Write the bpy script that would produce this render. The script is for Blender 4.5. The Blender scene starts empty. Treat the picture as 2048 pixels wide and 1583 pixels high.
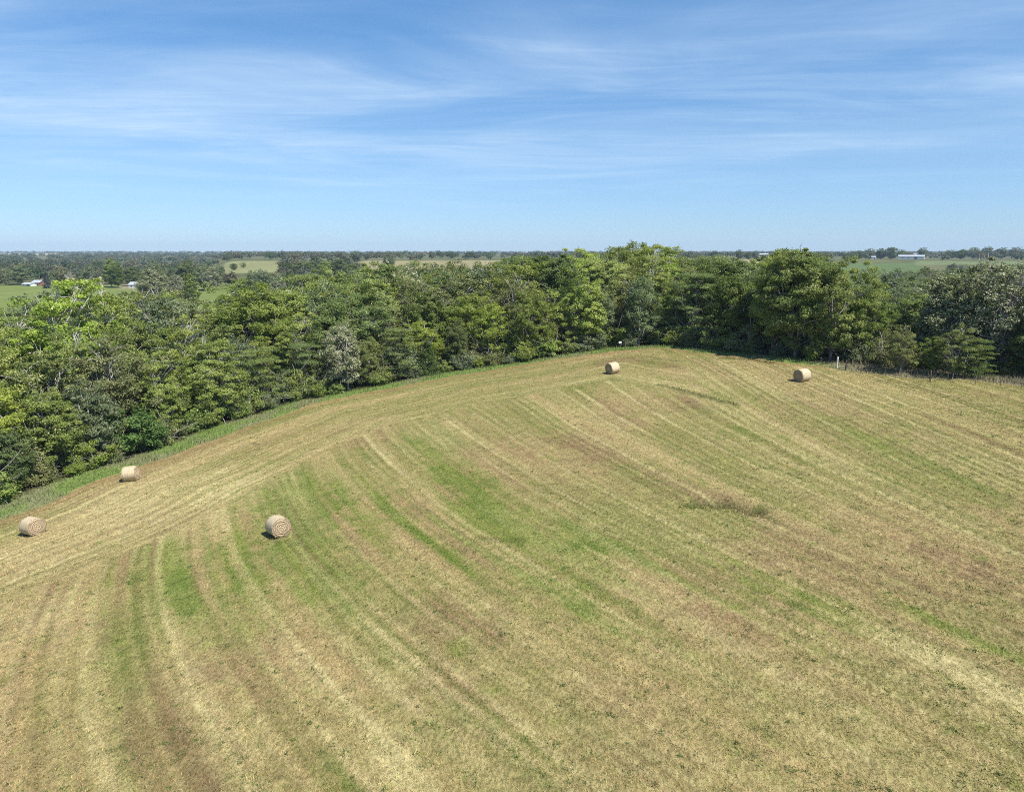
import bpy, bmesh, math, random
import numpy as np

# ------------------------------------------------------------------ camera, sky, sun, exposure
scene = bpy.context.scene
C = scene.collection
R = math.radians
FPX = 1486.0                    # focal length in photo pixels (2048 wide)
PITCH = R(11.0)
EYE = 20.0
cam_data = bpy.data.cameras.new('camera')
cam = bpy.data.objects.new('camera', cam_data)
C.objects.link(cam)
cam.location = (0, 0, EYE)
cam.rotation_euler = (R(90) - PITCH, 0, 0)
cam_data.sensor_width = 36.0
cam_data.lens = 36.0 * FPX / 2048.0
cam_data.clip_start = 0.5
cam_data.clip_end = 40000
scene.camera = cam

SUN_EL, SUN_AZ = 56.0, 130.0     # azimuth measured from the view direction towards the right
sun_data = bpy.data.lights.new('sun', 'SUN')
sun = bpy.data.objects.new('sun', sun_data)
C.objects.link(sun)
sun_data.energy = 5.0
sun_data.angle = R(0.53)
sun_data.color = (1.0, 0.95, 0.87)
sun.rotation_euler = (R(90 - SUN_EL), 0, R(180 - SUN_AZ))

scene.view_settings.view_transform = 'Standard'
scene.view_settings.look = 'None'
scene.view_settings.gamma = 1.0
scene.view_settings.use_curve_mapping = False
scene.view_settings.exposure = 0.66
scene.cycles.use_denoising = False
scene.cycles.filter_width = 1.0
scene.cycles.max_bounces = 6
scene.cycles.diffuse_bounces = 3
scene.cycles.transmission_bounces = 4
scene.cycles.volume_bounces = 0
scene.cycles.sample_clamp_indirect = 6.0
scene.render.film_transparent = False


class NT:
    """small helper to write node trees"""
    def __init__(self, tree):
        self.t = tree
        tree.nodes.clear()

    def n(self, kind, **kw):
        nd = self.t.nodes.new(kind)
        for k, v in kw.items():
            if k == 'ins':
                for i, val in v.items():
                    s = nd.inputs[i]
                    if isinstance(val, bpy.types.NodeSocket):
                        self.t.links.new(val, s)
                    else:
                        s.default_value = val
            else:
                setattr(nd, k, v)
        return nd

    def math(self, op, a, b=0.0, c=None, clamp=False):
        ins = {0: a, 1: b}
        if c is not None:
            ins[2] = c
        return self.n('ShaderNodeMath', operation=op, use_clamp=clamp, ins=ins).outputs[0]

    def mix(self, fac, a, b, blend='MIX'):
        nd = self.n('ShaderNodeMix', data_type='RGBA', blend_type=blend, ins={0: fac})
        for s, v in ((nd.inputs['A'], a), (nd.inputs['B'], b)):
            pass
        sa = [s for s in nd.inputs if s.name == 'A' and s.type == 'RGBA'][0]
        sb = [s for s in nd.inputs if s.name == 'B' and s.type == 'RGBA'][0]
        for s, v in ((sa, a), (sb, b)):
            if isinstance(v, bpy.types.NodeSocket):
                self.t.links.new(v, s)
            else:
                s.default_value = (*v, 1.0) if len(v) == 3 else v
        return [s for s in nd.outputs if s.type == 'RGBA'][0]

    def noise(self, vec, scale, detail=3.0, rough=0.55, dist=0.0):
        nd = self.n('ShaderNodeTexNoise', ins={'Scale': scale, 'Detail': detail, 'Roughness': rough, 'Distortion': dist})
        if vec is not None:
            self.t.links.new(vec, nd.inputs['Vector'])
        return nd.outputs['Fac']

    def ramp(self, fac, stops):
        nd = self.n('ShaderNodeValToRGB', ins={0: fac})
        el = nd.color_ramp.elements
        while len(el) < len(stops):
            el.new(0.5)
        for e, (p, c) in zip(el, stops):
            e.position = p
            e.color = (*c, 1.0) if not isinstance(c, (int, float)) else (c, c, c, 1.0)
        return nd.outputs[0]

    def maprange(self, v, a, b, c=0.0, d=1.0, smooth=True):
        return self.n('ShaderNodeMapRange', interpolation_type='SMOOTHSTEP' if smooth else 'LINEAR',
                      ins={0: v, 1: a, 2: b, 3: c, 4: d}).outputs[0]


world = bpy.data.worlds.new('World')
scene.world = world
world.use_nodes = True
w = NT(world.node_tree)
sky = w.n('ShaderNodeTexSky')
sky.sky_type = 'NISHITA'
sky.sun_disc = False
sky.sun_elevation = R(SUN_EL)
sky.sun_rotation = R(SUN_AZ)
sky.altitude = 300
sky.air_density = 1.0
sky.dust_density = 0.0
sky.ozone_density = 2.2
tc = w.n('ShaderNodeTexCoord')
sep = w.n('ShaderNodeSeparateXYZ', ins={0: tc.outputs['Generated']})
zz = w.math('MAXIMUM', sep.outputs[2], 0.02)
px_ = w.math('DIVIDE', sep.outputs[0], zz)
py_ = w.math('DIVIDE', sep.outputs[1], zz)
plane = w.n('ShaderNodeCombineXYZ', ins={0: px_, 1: py_, 2: 0.0}).outputs[0]


def cloud_layer(rot, sx, sy, loc, detail, dist, lo, hi):
    mp = w.n('ShaderNodeMapping', ins={0: plane, 1: loc, 2: (0, 0, R(rot)), 3: (sx, sy, 1)})
    return w.maprange(w.noise(mp.outputs[0], 1.0, detail, 0.6, dist), lo, hi)


warp = w.n('ShaderNodeTexNoise', noise_dimensions='3D', ins={0: plane, 'Scale': 0.22, 'Detail': 3.0})
plane = w.n('ShaderNodeVectorMath', operation='MULTIPLY_ADD', ins={0: warp.outputs['Color'], 1: (2.2, 2.2, 0.0), 2: plane}).outputs[0]
veil = cloud_layer(20, 0.34, 0.46, (3.1, 0.4, 0), 7, 0.6, 0.30, 0.78)
streak = cloud_layer(-16, 0.20, 1.10, (1.3, 2.2, 0), 9, 0.8, 0.40, 0.80)
wisp = cloud_layer(22, 0.60, 2.6, (5.7, 0.9, 0), 9, 1.0, 0.46, 0.78)
fibre = cloud_layer(-34, 0.55, 3.4, (8.7, 3.9, 0), 9, 0.8, 0.50, 0.80)
# one thin sheet of cirrus, highest over the right, with clear air above and below it
azm = w.math('DIVIDE', sep.outputs[0], w.math('MAXIMUM', sep.outputs[1], 0.2))
wob = w.math('MULTIPLY', w.math('SUBTRACT', w.noise(plane, 0.30, 4.0, 0.6, 0.8), 0.5), 0.16)
mid_ = w.math('ADD', w.math('ADD', 0.172, wob), w.math('MULTIPLY', w.math('MAXIMUM', azm, 0.0), 0.075))
off = w.math('ABSOLUTE', w.math('SUBTRACT', sep.outputs[2], mid_))
low = w.maprange(off, 0.025, 0.135, 1.0, 0.16)
high = w.maprange(sep.outputs[2], 0.03, 0.09)
cl = w.math('ADD', w.math('MULTIPLY', veil, 0.50), w.math('MULTIPLY', streak, 0.12))
fib = w.math('ADD', w.math('MULTIPLY', wisp, 0.20), w.math('MULTIPLY', fibre, 0.22))
fib = w.math('MULTIPLY', fib, w.math('ADD', w.math('MULTIPLY', veil, 0.9), 0.25))
cl = w.math('ADD', cl, fib)
cl = w.math('MULTIPLY', w.math('MULTIPLY', cl, low), high, clamp=True)
tint = w.ramp(w.maprange(sep.outputs[2], 0.0, 0.30, smooth=False), [(0.0, (0.61, 0.86, 1.34)), (0.45, (0.83, 1.06, 1.31)), (1.0, (0.60, 1.07, 1.40))])
base = w.mix(1.0, sky.outputs[0], tint, 'MULTIPLY')
skyc = w.mix(cl, base, (7.0, 8.8, 10.6))
bg = w.n('ShaderNodeBackground', ins={0: skyc, 1: 0.066})
out = w.n('ShaderNodeOutputWorld')
world.node_tree.links.new(bg.outputs[0], out.inputs[0])

# ------------------------------------------------------------------ helpers
rng = np.random.default_rng(7)


def smooth(a, b, x):
    t = np.clip((x - a) / (b - a), 0, 1)
    return t * t * (3 - 2 * t)


def vnoise(x, y, seed=0):
    xi = np.floor(x).astype(np.int64)
    yi = np.floor(y).astype(np.int64)
    fx = x - xi
    fy = y - yi
    fx = fx * fx * (3 - 2 * fx)
    fy = fy * fy * (3 - 2 * fy)

    def h(i, j):
        n = (i * 374761393 + j * 668265263 + seed * 1442695041) & 0x7fffffff
        n = ((n ^ (n >> 13)) * 1274126177) & 0x7fffffff
        return ((n ^ (n >> 16)) & 0xffff) / 65535.0
    return (h(xi, yi) * (1 - fx) + h(xi + 1, yi) * fx) * (1 - fy) + (h(xi, yi + 1) * (1 - fx) + h(xi + 1, yi + 1) * fx) * fy


def fbm(x, y, seed=0, octaves=4, gain=0.5):
    a, tot, v = 1.0, 0.0, 0.0
    for o in range(octaves):
        v = v + a * vnoise(x * 2 ** o + 17.3 * o, y * 2 ** o - 9.1 * o, seed + o)
        tot += a
        a *= gain
    return v / tot


CP, SP = math.cos(PITCH), math.sin(PITCH)


def ray(u, v):
    r, up = (u - 1024) / FPX, (791.5 - v) / FPX
    return np.array([r, CP + up * SP, -SP + up * CP])


def proj(x, y, z):
    dz = z - EYE
    dep = y * CP - dz * SP
    up = y * SP + dz * CP
    return 1024 + FPX * x / dep, 791.5 - FPX * up / dep, dep


def flat_at(u, v, z):
    d = ray(u, v)
    t = (z - EYE) / d[2]
    return d[0] * t, d[1] * t


# tree edge of the hay field: photo landmarks with their ground heights, then closed behind the camera
EDGE = [(0, 1010, -3.2), (110, 966, -2.9), (240, 925, -2.4), (330, 890, -1.9), (450, 848, -1.1), (600, 802, 0.2),
        (760, 772, 1.6), (900, 744, 3.0), (1060, 723, 4.2), (1200, 698, 5.4), (1330, 690, 5.9), (1480, 706, 6.0),
        (1600, 720, 6.0), (1700, 729, 5.9), (1800, 739, 5.8), (1950, 749, 5.6), (2048, 760, 5.4)]
def sdf(x, y):
    """distance to the tree edge, positive inside the field"""
    x = np.asarray(x, float)
    y = np.asarray(y, float)
    d = np.full(x.shape, 1e9)
    inside = np.zeros(x.shape, bool)
    n = len(POLY)
    for i in range(n):
        ax, ay = POLY[i]
        bx, by = POLY[(i + 1) % n]
        ex, ey = bx - ax, by - ay
        t = np.clip(((x - ax) * ex + (y - ay) * ey) / (ex * ex + ey * ey), 0, 1)
        d = np.minimum(d, np.hypot(x - ax - t * ex, y - ay - t * ey))
        c = ((ay > y) != (by > y)) & (x < (bx - ax) * (y - ay) / (by - ay + 1e-12) + ax)
        inside ^= c
    return np.where(inside, d, -d)


def field_z(x, y):
    z = -0.3 + 0.104 * (x + 17.5) + 0.0218 * (y - 53)
    z = np.where(z > 4.0, 4.0 + 2.6 * np.tanh((z - 4.0) / 2.6), z)
    z = z + 1.1 * np.exp(-(((x - 12) / 22) ** 2 + ((y - 98) / 20) ** 2))
    z = np.where(z < -1.5, -1.5 - 3 * np.tanh((-1.5 - z) / 3), z)
    z = z + 0.45 * (fbm(x / 16.0, y / 16.0, 3, 2) - 0.5)
    return z


def edge_point(u, v, z):
    """where the sight line of an edge landmark meets the field surface"""
    d = ray(u, v)
    for _ in range(60):
        t = (z - EYE) / d[2]
        z = 0.7 * z + 0.3 * float(field_z(np.array([d[0] * t]), np.array([d[1] * t]))[0])
    return d[0] * t, d[1] * t


edge_pts = [edge_point(*e) for e in EDGE]
POLY = np.array([(-95, -30), (-72, 20), (-58, 48)] + edge_pts + [(66, 60), (80, 35), (95, -30)])


def far_z(x, y):
    r = np.maximum(y, 0.55 * np.hypot(x, y))
    u = np.clip(1024 + FPX * x / np.maximum(y, 1) / CP, -900, 2948)
    lowz = np.interp(r, [0, 560, 1200, 2500, 5000, 9000], [-4.6, -4.4, -4, 2.5, 8.5, 7])
    hiz = np.interp(r, [0, 330, 600, 1000, 2500, 5000, 9000], [-4.6, -4.6, -1.5, 7.2, 6.5, 8.5, 7])
    m = smooth(400, 470, u)
    z = lowz * (1 - m) + hiz * m
    amp = np.interp(r, [100, 600, 3000], [0.3, 0.5, 2.5])
    return z + amp * (fbm(x / 160.0, y / 160.0, 11, 3) - 0.5) * 2


def ground_z(x, y, d=None):
    if d is None:
        d = sdf(x, y)
    near = field_z(x, y) - 0.06 * np.clip(-d, 0, 60)
    m = smooth(25, 150, -d)
    return near * (1 - m) + far_z(x, y) * m


def gz(x, y):
    return float(ground_z(np.array([x], float), np.array([y], float))[0])


def at_dist(u, r):
    """ground point seen in photo column u at distance r along the view"""
    x, y = r * (u - 1024) / FPX / CP, r
    return x, y, gz(x, y)


def hit(u, v):
    """ground point under a photo landmark"""
    d = ray(u, v)
    ts = np.geomspace(15, 6000, 6000)
    g = ground_z(d[0] * ts, d[1] * ts)
    below = np.nonzero(EYE + d[2] * ts < g)[0]
    t = ts[below[0]] if len(below) else 6000
    return d[0] * t, d[1] * t, gz(d[0] * t, d[1] * t)


# ------------------------------------------------------------------ object helpers
def tag(o, label=None, cat=None, group=None, kind=None):
    if label:
        o['label'] = label
    if cat:
        o['category'] = cat
    if group:
        o['group'] = group
    if kind:
        o['kind'] = kind
    return o


def empty(name, loc, rz=0.0, label=None, cat=None, group=None):
    o = bpy.data.objects.new(name, None)
    C.objects.link(o)
    o.location = loc
    o.rotation_euler = (0, 0, rz)
    o.empty_display_size = 0.5
    return tag(o, label, cat, group)


def link(name, me, parent=None):
    o = bpy.data.objects.new(name, me)
    C.objects.link(o)
    if parent:
        o.parent = parent
    return o


def np_mesh(name, verts, faces, mat, cols=None, colname='tint', smooth_shade=False):
    """verts (n,3), faces (m,k) all the same size, cols (n,3 or 4)"""
    me = bpy.data.meshes.new(name)
    n, (m, k) = len(verts), faces.shape
    me.vertices.add(n)
    me.vertices.foreach_set('co', np.ascontiguousarray(verts, np.float32).ravel())
    me.loops.add(m * k)
    me.loops.foreach_set('vertex_index', np.ascontiguousarray(faces, np.int32).ravel())
    me.polygons.add(m)
    me.polygons.foreach_set('loop_start', np.arange(0, m * k, k, dtype=np.int32))
    me.polygons.foreach_set('use_smooth', np.full(m, smooth_shade, bool))
    me.update(calc_edges=True)
    if cols is not None:
        a = me.attributes.new(colname, 'FLOAT_COLOR', 'POINT')
        c4 = np.ones((n, 4), np.float32)
        c4[:, :cols.shape[1]] = cols
        a.data.foreach_set('color', c4.ravel())
    me.materials.append(mat)
    return me


def bm_mesh(name, bm, mat, smooth_shade=False):
    me = bpy.data.meshes.new(name)
    bmesh.ops.recalc_face_normals(bm, faces=bm.faces)
    bm.to_mesh(me)
    bm.free()
    if smooth_shade:
        for p in me.polygons:
            p.use_smooth = True
    me.materials.append(mat)
    return me


def add_box(bm, c, s, rz=0.0):
    m = bmesh.ops.create_cube(bm, size=1.0)
    ca, sa = math.cos(rz), math.sin(rz)
    for v in m['verts']:
        x, y, z = v.co.x * s[0], v.co.y * s[1], v.co.z * s[2]
        v.co = (c[0] + x * ca - y * sa, c[1] + x * sa + y * ca, c[2] + z)
    return m['verts']


def tube_arrays(path, radii, sides=6):
    """tapered tube along a polyline -> verts, quad faces"""
    path = np.asarray(path, float)
    n = len(path)
    tang = np.gradient(path, axis=0)
    tang /= np.linalg.norm(tang, axis=1)[:, None] + 1e-9
    ref = np.array([0.31, 0.77, 0.55])
    a = np.cross(tang, ref)
    a /= np.linalg.norm(a, axis=1)[:, None] + 1e-9
    b = np.cross(tang, a)
    ang = np.linspace(0, 2 * math.pi, sides, endpoint=False)
    v = path[:, None, :] + np.asarray(radii)[:, None, None] * (np.cos(ang)[None, :, None] * a[:, None, :] + np.sin(ang)[None, :, None] * b[:, None, :])
    f = []
    for i in range(n - 1):
        for j in range(sides):
            k = (j + 1) % sides
            f.append((i * sides + j, i * sides + k, (i + 1) * sides + k, (i + 1) * sides + j))
    return v.reshape(-1, 3), np.array(f, np.int32)


# ------------------------------------------------------------------ materials
def new_mat(name):
    m = bpy.data.materials.new(name)
    m.use_nodes = True
    return m, NT(m.node_tree)


def finish(m, t, shader):
    o = t.n('ShaderNodeOutputMaterial')
    t.t.links.new(shader, o.inputs[0])
    return m


def leaf_material(name, dark, light, pale, pale_share, trans=0.35):
    """tint.r random per leaf, tint.g random per clump"""
    m, t = new_mat(name)
    at = t.n('ShaderNodeAttribute', attribute_name='tint')
    s = t.n('ShaderNodeSeparateColor', ins={0: at.outputs['Color']})
    oi = t.n('ShaderNodeObjectInfo')
    f = t.math('ADD', t.math('MULTIPLY', s.outputs[0], 0.45), t.math('MULTIPLY', s.outputs[1], 0.55))
    col = t.mix(f, dark, light)
    isp = t.math('GREATER_THAN', s.outputs[2], 1.0 - pale_share)
    col = t.mix(isp, col, pale)
    hs = t.n('ShaderNodeHueSaturation', ins={
        'Hue': t.maprange(oi.outputs['Random'], 0, 1, 0.494, 0.516, False),
        'Saturation': t.maprange(t.math('FRACT', t.math('MULTIPLY', oi.outputs['Random'], 7.3)), 0, 1, 0.78, 0.98, False),
        'Value': t.maprange(t.math('FRACT', t.math('MULTIPLY', oi.outputs['Random'], 13.7)), 0, 1, 0.80, 1.04, False),
        'Color': col})
    col = hs.outputs[0]
    p = t.n('ShaderNodeBsdfPrincipled', ins={'Base Color': col, 'Roughness': 0.6, 'Specular IOR Level': 0.15})
    tr = t.n('ShaderNodeBsdfTranslucent', ins={0: t.mix(1.0, col, (1.0, 1.0, 0.55), 'MULTIPLY')})
    mx = t.n('ShaderNodeMixShader', ins={0: trans, 1: p.outputs[0], 2: tr.outputs[0]})
    return finish(m, t, mx.outputs[0])


def bark_material(name, a, b):
    m, t = new_mat(name)
    g = t.n('ShaderNodeTexCoord')
    mp = t.n('ShaderNodeMapping', ins={0: g.outputs['Object'], 3: (3, 3, 0.7)})
    f = t.noise(mp.outputs[0], 2.5, 5, 0.65)
    col = t.mix(t.maprange(f, 0.3, 0.7), a, b)
    p = t.n('ShaderNodeBsdfPrincipled', ins={'Base Color': col, 'Roughness': 0.9})
    return finish(m, t, p.outputs[0])


def plain_material(name, a, b, scale=4.0, rough=0.7, metal=0.0):
    m, t = new_mat(name)
    g = t.n('ShaderNodeTexCoord')
    f = t.noise(g.outputs['Object'], scale, 5, 0.6)
    col = t.mix(t.maprange(f, 0.3, 0.7), a, b)
    p = t.n('ShaderNodeBsdfPrincipled', ins={'Base Color': col, 'Roughness': rough, 'Metallic': metal})
    return finish(m, t, p.outputs[0])


def blade_material(name, trans=0.25):
    m, t = new_mat(name)
    at = t.n('ShaderNodeAttribute', attribute_name='tint')
    p = t.n('ShaderNodeBsdfPrincipled', ins={'Base Color': at.outputs['Color'], 'Roughness': 0.7, 'Specular IOR Level': 0.2})
    tr = t.n('ShaderNodeBsdfTranslucent', ins={0: at.outputs['Color']})
    mx = t.n('ShaderNodeMixShader', ins={0: trans, 1: p.outputs[0], 2: tr.outputs[0]})
    return finish(m, t, mx.outputs[0])


M_LEAF = {
    'bright': leaf_material('leaf_yellow_green', (0.177, 0.247, 0.032), (0.501, 0.575, 0.095), (0.590, 0.598, 0.200), 0.10, 0.42),
    'mid': leaf_material('leaf_mid_green', (0.139, 0.206, 0.034), (0.376, 0.454, 0.075), (0.554, 0.543, 0.200), 0.09, 0.42),
    'silver': leaf_material('leaf_silver', (0.132, 0.162, 0.070), (0.287, 0.319, 0.145), (0.575, 0.560, 0.380), 0.33, 0.36),
    'grey': leaf_material('leaf_grey_green', (0.114, 0.161, 0.065), (0.264, 0.322, 0.135), (0.432, 0.448, 0.250), 0.14, 0.34),
    'feather': leaf_material('leaf_feathery', (0.111, 0.167, 0.038), (0.293, 0.362, 0.085), (0.390, 0.414, 0.150), 0.08, 0.40),
    'dark': leaf_material('leaf_dark_green', (0.081, 0.120, 0.026), (0.203, 0.268, 0.052), (0.338, 0.354, 0.110), 0.08, 0.33),
    'cedar': leaf_material('leaf_cedar', (0.050, 0.085, 0.020), (0.130, 0.18, 0.040), (0.16, 0.19, 0.06), 0.05, 0.18),
    'spruce': leaf_material('leaf_blue_spruce', (0.055, 0.078, 0.072), (0.12, 0.156, 0.144), (0.17, 0.20, 0.19), 0.1, 0.12),
    'lime': leaf_material('leaf_lime', (0.231, 0.315, 0.040), (0.546, 0.630, 0.110), (0.630, 0.651, 0.240), 0.08, 0.46),
    'vivid': leaf_material('leaf_vivid_green', (0.060, 0.130, 0.022), (0.165, 0.285, 0.055), (0.26, 0.36, 0.11), 0.05, 0.40),
    'olive': leaf_material('leaf_olive', (0.127, 0.157, 0.040), (0.310, 0.336, 0.100), (0.460, 0.426, 0.170), 0.10, 0.36),
}
M_BARK = bark_material('bark_grey', (0.13, 0.115, 0.10), (0.30, 0.28, 0.25))
M_BARK_PALE = bark_material('bark_pale', (0.30, 0.28, 0.25), (0.52, 0.50, 0.45))
M_BLADE = blade_material('grass_blade')

# ------------------------------------------------------------------ hay field colours in plan
MOW = R(-24.0)
mdx, mdy = math.sin(MOW), math.cos(MOW)
STRAW = np.array((0.345, 0.268, 0.135))
PALE = np.array((0.475, 0.405, 0.215))
GREEN = np.array((0.170, 0.205, 0.045))
LUSH = np.array((0.112, 0.162, 0.028))
OLIVE = np.array((0.195, 0.192, 0.066))
BROWN = np.array((0.205, 0.135, 0.078))
VERGE = np.array((0.165, 0.23, 0.066))
DRYWEED = np.array((0.235, 0.20, 0.145))


def lerp(a, b, t):
    return a + (b - a) * t[..., None]


def blob(x, y, u, v, su, sv, ang=None):
    """soft ellipse lying along the mowing direction around the ground point under a landmark; radii in metres"""
    cx, cy, _ = hit(u, v)
    a = MOW if ang is None else R(ang)
    dx, dy = x - cx, y - cy
    al = dx * math.sin(a) + dy * math.cos(a)
    ac = dx * math.cos(a) - dy * math.sin(a)
    return np.exp(-((al / su) ** 2 + (ac / sv) ** 2))


GREEN_BLOBS = [(640, 1000, 9, 5, 0.8), (560, 1110, 9, 6, 0.8), (780, 1030, 8, 3, 0.8), (930, 965, 9, 2.0, 0.8),
               (990, 1040, 8, 2.6, 0.9), (1160, 1085, 5, 2.2, 1.0), (1240, 1105, 4, 2, 0.7), (370, 1130, 6, 4, 0.7),
               (1140, 1175, 6, 3, 0.7), (880, 1080, 10, 3, 0.6), (840, 890, 6, 1.6, 0.6), 
               (700, 950, 7, 2.0, 0.5), (1500, 1190, 7, 3, 0.5), (2030, 1180, 3, 1.6, 0.6), (340, 1160, 3, 2.2, 0.7),
               (1990, 1310, 5, 1.2, 0.55), (900, 1450, 1.2, 0.9, 0.6), (920, 1290, 1.0, 0.8, 0.7), (470, 1020, 4, 3, 0.4),
               (1500, 800, 6, 2, 0.45), (1180, 1150, 12, 5, 0.35), (230, 1060, 5, 4, 0.35), (1740, 880, 6, 3, 0.35)]
BROWN_BLOBS = [(1250, 930, 14, 3.0, 0.7), (1380, 985, 8, 2.4, 0.8), (1000, 880, 8, 1.6, 0.4), (880, 1250, 4, 3, 0.7),
               (230, 1235, 2.5, 2.0, 0.7), (1590, 1130, 6, 2.5, 0.7), (1980, 1180, 5, 2.5, 0.6), (900, 1380, 2.5, 2, 0.55),
               (600, 1280, 2.2, 2.2, 0.45), (420, 1360, 2.5, 1.6, 0.4), (1430, 1230, 4, 1.5, 0.35), (1850, 1110, 5, 2, 0.4)]
PALE_BLOBS = [(250, 1010, 9, 7, 0.75), (60, 1100, 7, 6, 0.5), (430, 985, 7, 4, 0.7), (860, 860, 8, 5, 0.15),
              (1980, 1370, 4, 1.2, 0.5), (790, 1560, 2.5, 1.0, 0.5), (40, 1250, 4, 4, 0.4), (1700, 780, 12, 6, 0.25)]


def swath_angle(x, y):
    """the mower swung round the hill: heading of the swaths in degrees from straight ahead"""
    xc = np.clip(x, -32, 30)
    return np.clip(-28.6 + 0.25 * xc + 0.34 * (y - 50) + 0.0174 * xc ** 2, -41, -4)


def across(x, y):
    """follow each swath to a reference row; where it meets the row tells the swaths apart"""
    px, py = x.copy(), y.copy()
    n = 28
    h = (62.0 - y) / n
    for _ in range(n):
        k1 = np.tan(np.radians(swath_angle(px, py)))
        k2 = np.tan(np.radians(swath_angle(px + 0.5 * h * k1, py + 0.5 * h)))
        px = px + h * k2
        py = py + h
    return px * 0.9 + 0.5 * (fbm(x / 25, y / 25, 5, 2) - 0.5)


def hay_colour(x, y, d):
    al = x * mdx + y * mdy                              # along the swaths
    ac = across(x, y)                                   # across the swaths
    head = smooth(24.5, 22.5, d + 3 * (fbm(x / 9, y / 9, 8, 2) - 0.5)) * smooth(30, 14, x)
    s = np.where(head > 0.5, d, ac)                     # stripe coordinate: parallel to the edge on the headland
    q = np.where(head > 0.5, x * 0.57 + y * 0.82, al)
    big = fbm(x / 13.0, y / 13.0, 21, 3)
    med = fbm(s / 1.3, q / 24.0, 31, 4, 0.65)
    fine = fbm(s / 0.6, q / 10.0, 41, 3, 0.6)
    grain = fbm(x / 0.5, y / 0.5, 51, 3, 0.7)
    swath = fbm(s / 3.1, q / 40.0, 61, 2, 0.7)
    track = vnoise(s / 0.42, q / 34.0, 71)
    near = smooth(52, 30, y)
    col = np.broadcast_to(STRAW, x.shape + (3,)).copy()
    ph = s / 1.42 + 0.20 * (fbm(x / 11, y / 11, 65, 2) - 0.5)      # one pass of the mower
    cell = np.floor(ph)
    fr = ph - cell
    lot = 0.5 * vnoise(cell * 7.31 + 0.5, q / 40.0, 67) + 0.5 * vnoise(np.floor(ph / 2) * 5.17 + 0.5, q / 30.0, 64)        # how each pass dried
    lot2 = vnoise(cell * 3.77 + 9.5, q / 60.0, 68)
    vis = 0.5 + 0.5 * smooth(0.28, 0.60, fbm(x / 12, y / 12, 69, 2))
    rake = np.exp(-((fr - 0.12) / 0.09) ** 2) * (0.25 + 1.1 * smooth(0.35, 0.8, lot2)) * (0.35 + 0.65 * vis)
    rake = rake * (0.75 + 0.35 * smooth(2, 14, x)) + 0.45 * np.exp(-((fr - 0.62) / 0.09) ** 2) * smooth(0.5, 0.8, lot) * vis
    wheel = (np.exp(-((fr - 0.32) / 0.09) ** 2) + 0.8 * np.exp(-((fr - 0.86) / 0.09) ** 2)) * smooth(0.35, 0.75, vnoise(cell * 5.1, q / 60.0, 70)) * (0.4 + 0.6 * vis)
    scratch = fbm(s / 0.40, q / 36.0, 66, 3, 0.6)
    g = 0.54 + 0.9 * (big - 0.5) + 0.7 * (lot - 0.5) + 0.6 * (swath - 0.5) + 1.6 * (med - 0.5) + 1.2 * (scratch - 0.5)
    right = smooth(5, 30, x)
    g = g + 0.16 * right - 0.14 * near - 0.18 * head * smooth(0, -20, x)
    col = lerp(col, OLIVE, np.clip(g, 0, 1) * 0.9)
    gm = np.zeros_like(x)
    for u, v, su, sv, k in GREEN_BLOBS:
        gm = np.maximum(gm, k * blob(x, y, u, v, su * 1.25, sv * 1.25))
    gm = smooth(0.08, 1.05, gm * 1.1 + 0.50 * (lot - 0.5) + 1.0 * (med - 0.5) + 1.3 * (scratch - 0.5) + 0.9 * (fbm(x / 1.3, y / 1.3, 55, 4, 0.6) - 0.5)) * smooth(0.03, 0.35, gm) * (1 - 0.8 * head)
    # odd green clumps in the dry part
    clump = smooth(0.62, 0.82, fbm(x / 0.9, y / 1.3, 57, 4, 0.6)) * 0.6
    gm = np.maximum(gm, clump)
    col = lerp(col, GREEN, np.clip(gm, 0, 1) * 0.9)
    col = lerp(col, LUSH, smooth(0.45, 0.9, gm) * smooth(0.40, 0.66, fbm(s / 0.8, q / 6, 58, 4, 0.6)) * 0.9)
    bm_ = np.zeros_like(x)
    for u, v, su, sv, k in BROWN_BLOBS:
        bm_ = np.maximum(bm_, k * blob(x, y, u, v, su * 1.2, sv * 1.2))
    bm_ = smooth(0.28, 0.95, bm_ + 0.9 * (scratch - 0.5) + 1.05 * (fbm(s / 2.4, q / 12.0, 81, 3) - 0.5) + 0.8 * (fbm(x / 0.9, y / 0.9, 82, 3) - 0.5) + 0.10 * near)
    col = lerp(col, BROWN, bm_ * 0.85 * (1 - 0.7 * gm))
    pm = np.zeros_like(x)
    for u, v, su, sv, k in PALE_BLOBS:
        pm = np.maximum(pm, k * blob(x, y, u, v, su, sv))
    pm = pm * (0.3 + 1.4 * fine)
    line = smooth(0.62, 0.84, track) * vis * 0.30
    line = line + 0.58 * rake + smooth(0.58, 0.8, fine) * 0.20 + smooth(0.54, 0.80, scratch) * 0.42 + 0.12 * near * smooth(0.5, 0.7, grain)
    col = lerp(col, PALE, np.clip((pm + line) * (1 - 0.35 * gm), 0, 0.9))
    dk = smooth(0.66, 0.86, vnoise(s / 0.5, q / 30.0, 101)) * smooth(0.35, 0.6, fbm(x / 7, y / 7, 111, 2)) * 0.6
    dk = np.clip(dk + 0.75 * wheel + 0.55 * smooth(0.46, 0.24, scratch), 0, 1)
    col = lerp(col, lerp(np.broadcast_to(BROWN * 0.72, col.shape), np.broadcast_to(LUSH * 0.9, col.shape), smooth(0.4, 0.6, big)), 0.62 * dk)
    # earth showing along the mown edge, then the uncut green verge
    e = d + 3.0 * (fbm(x / 5, y / 5, 121, 4) - 0.5)
    rightside = smooth(36, 41, x)
    wv = (3.0 + 1.8 * smooth(-18, -36, x)) * (1 - rightside) + 4.2 * rightside
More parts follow.
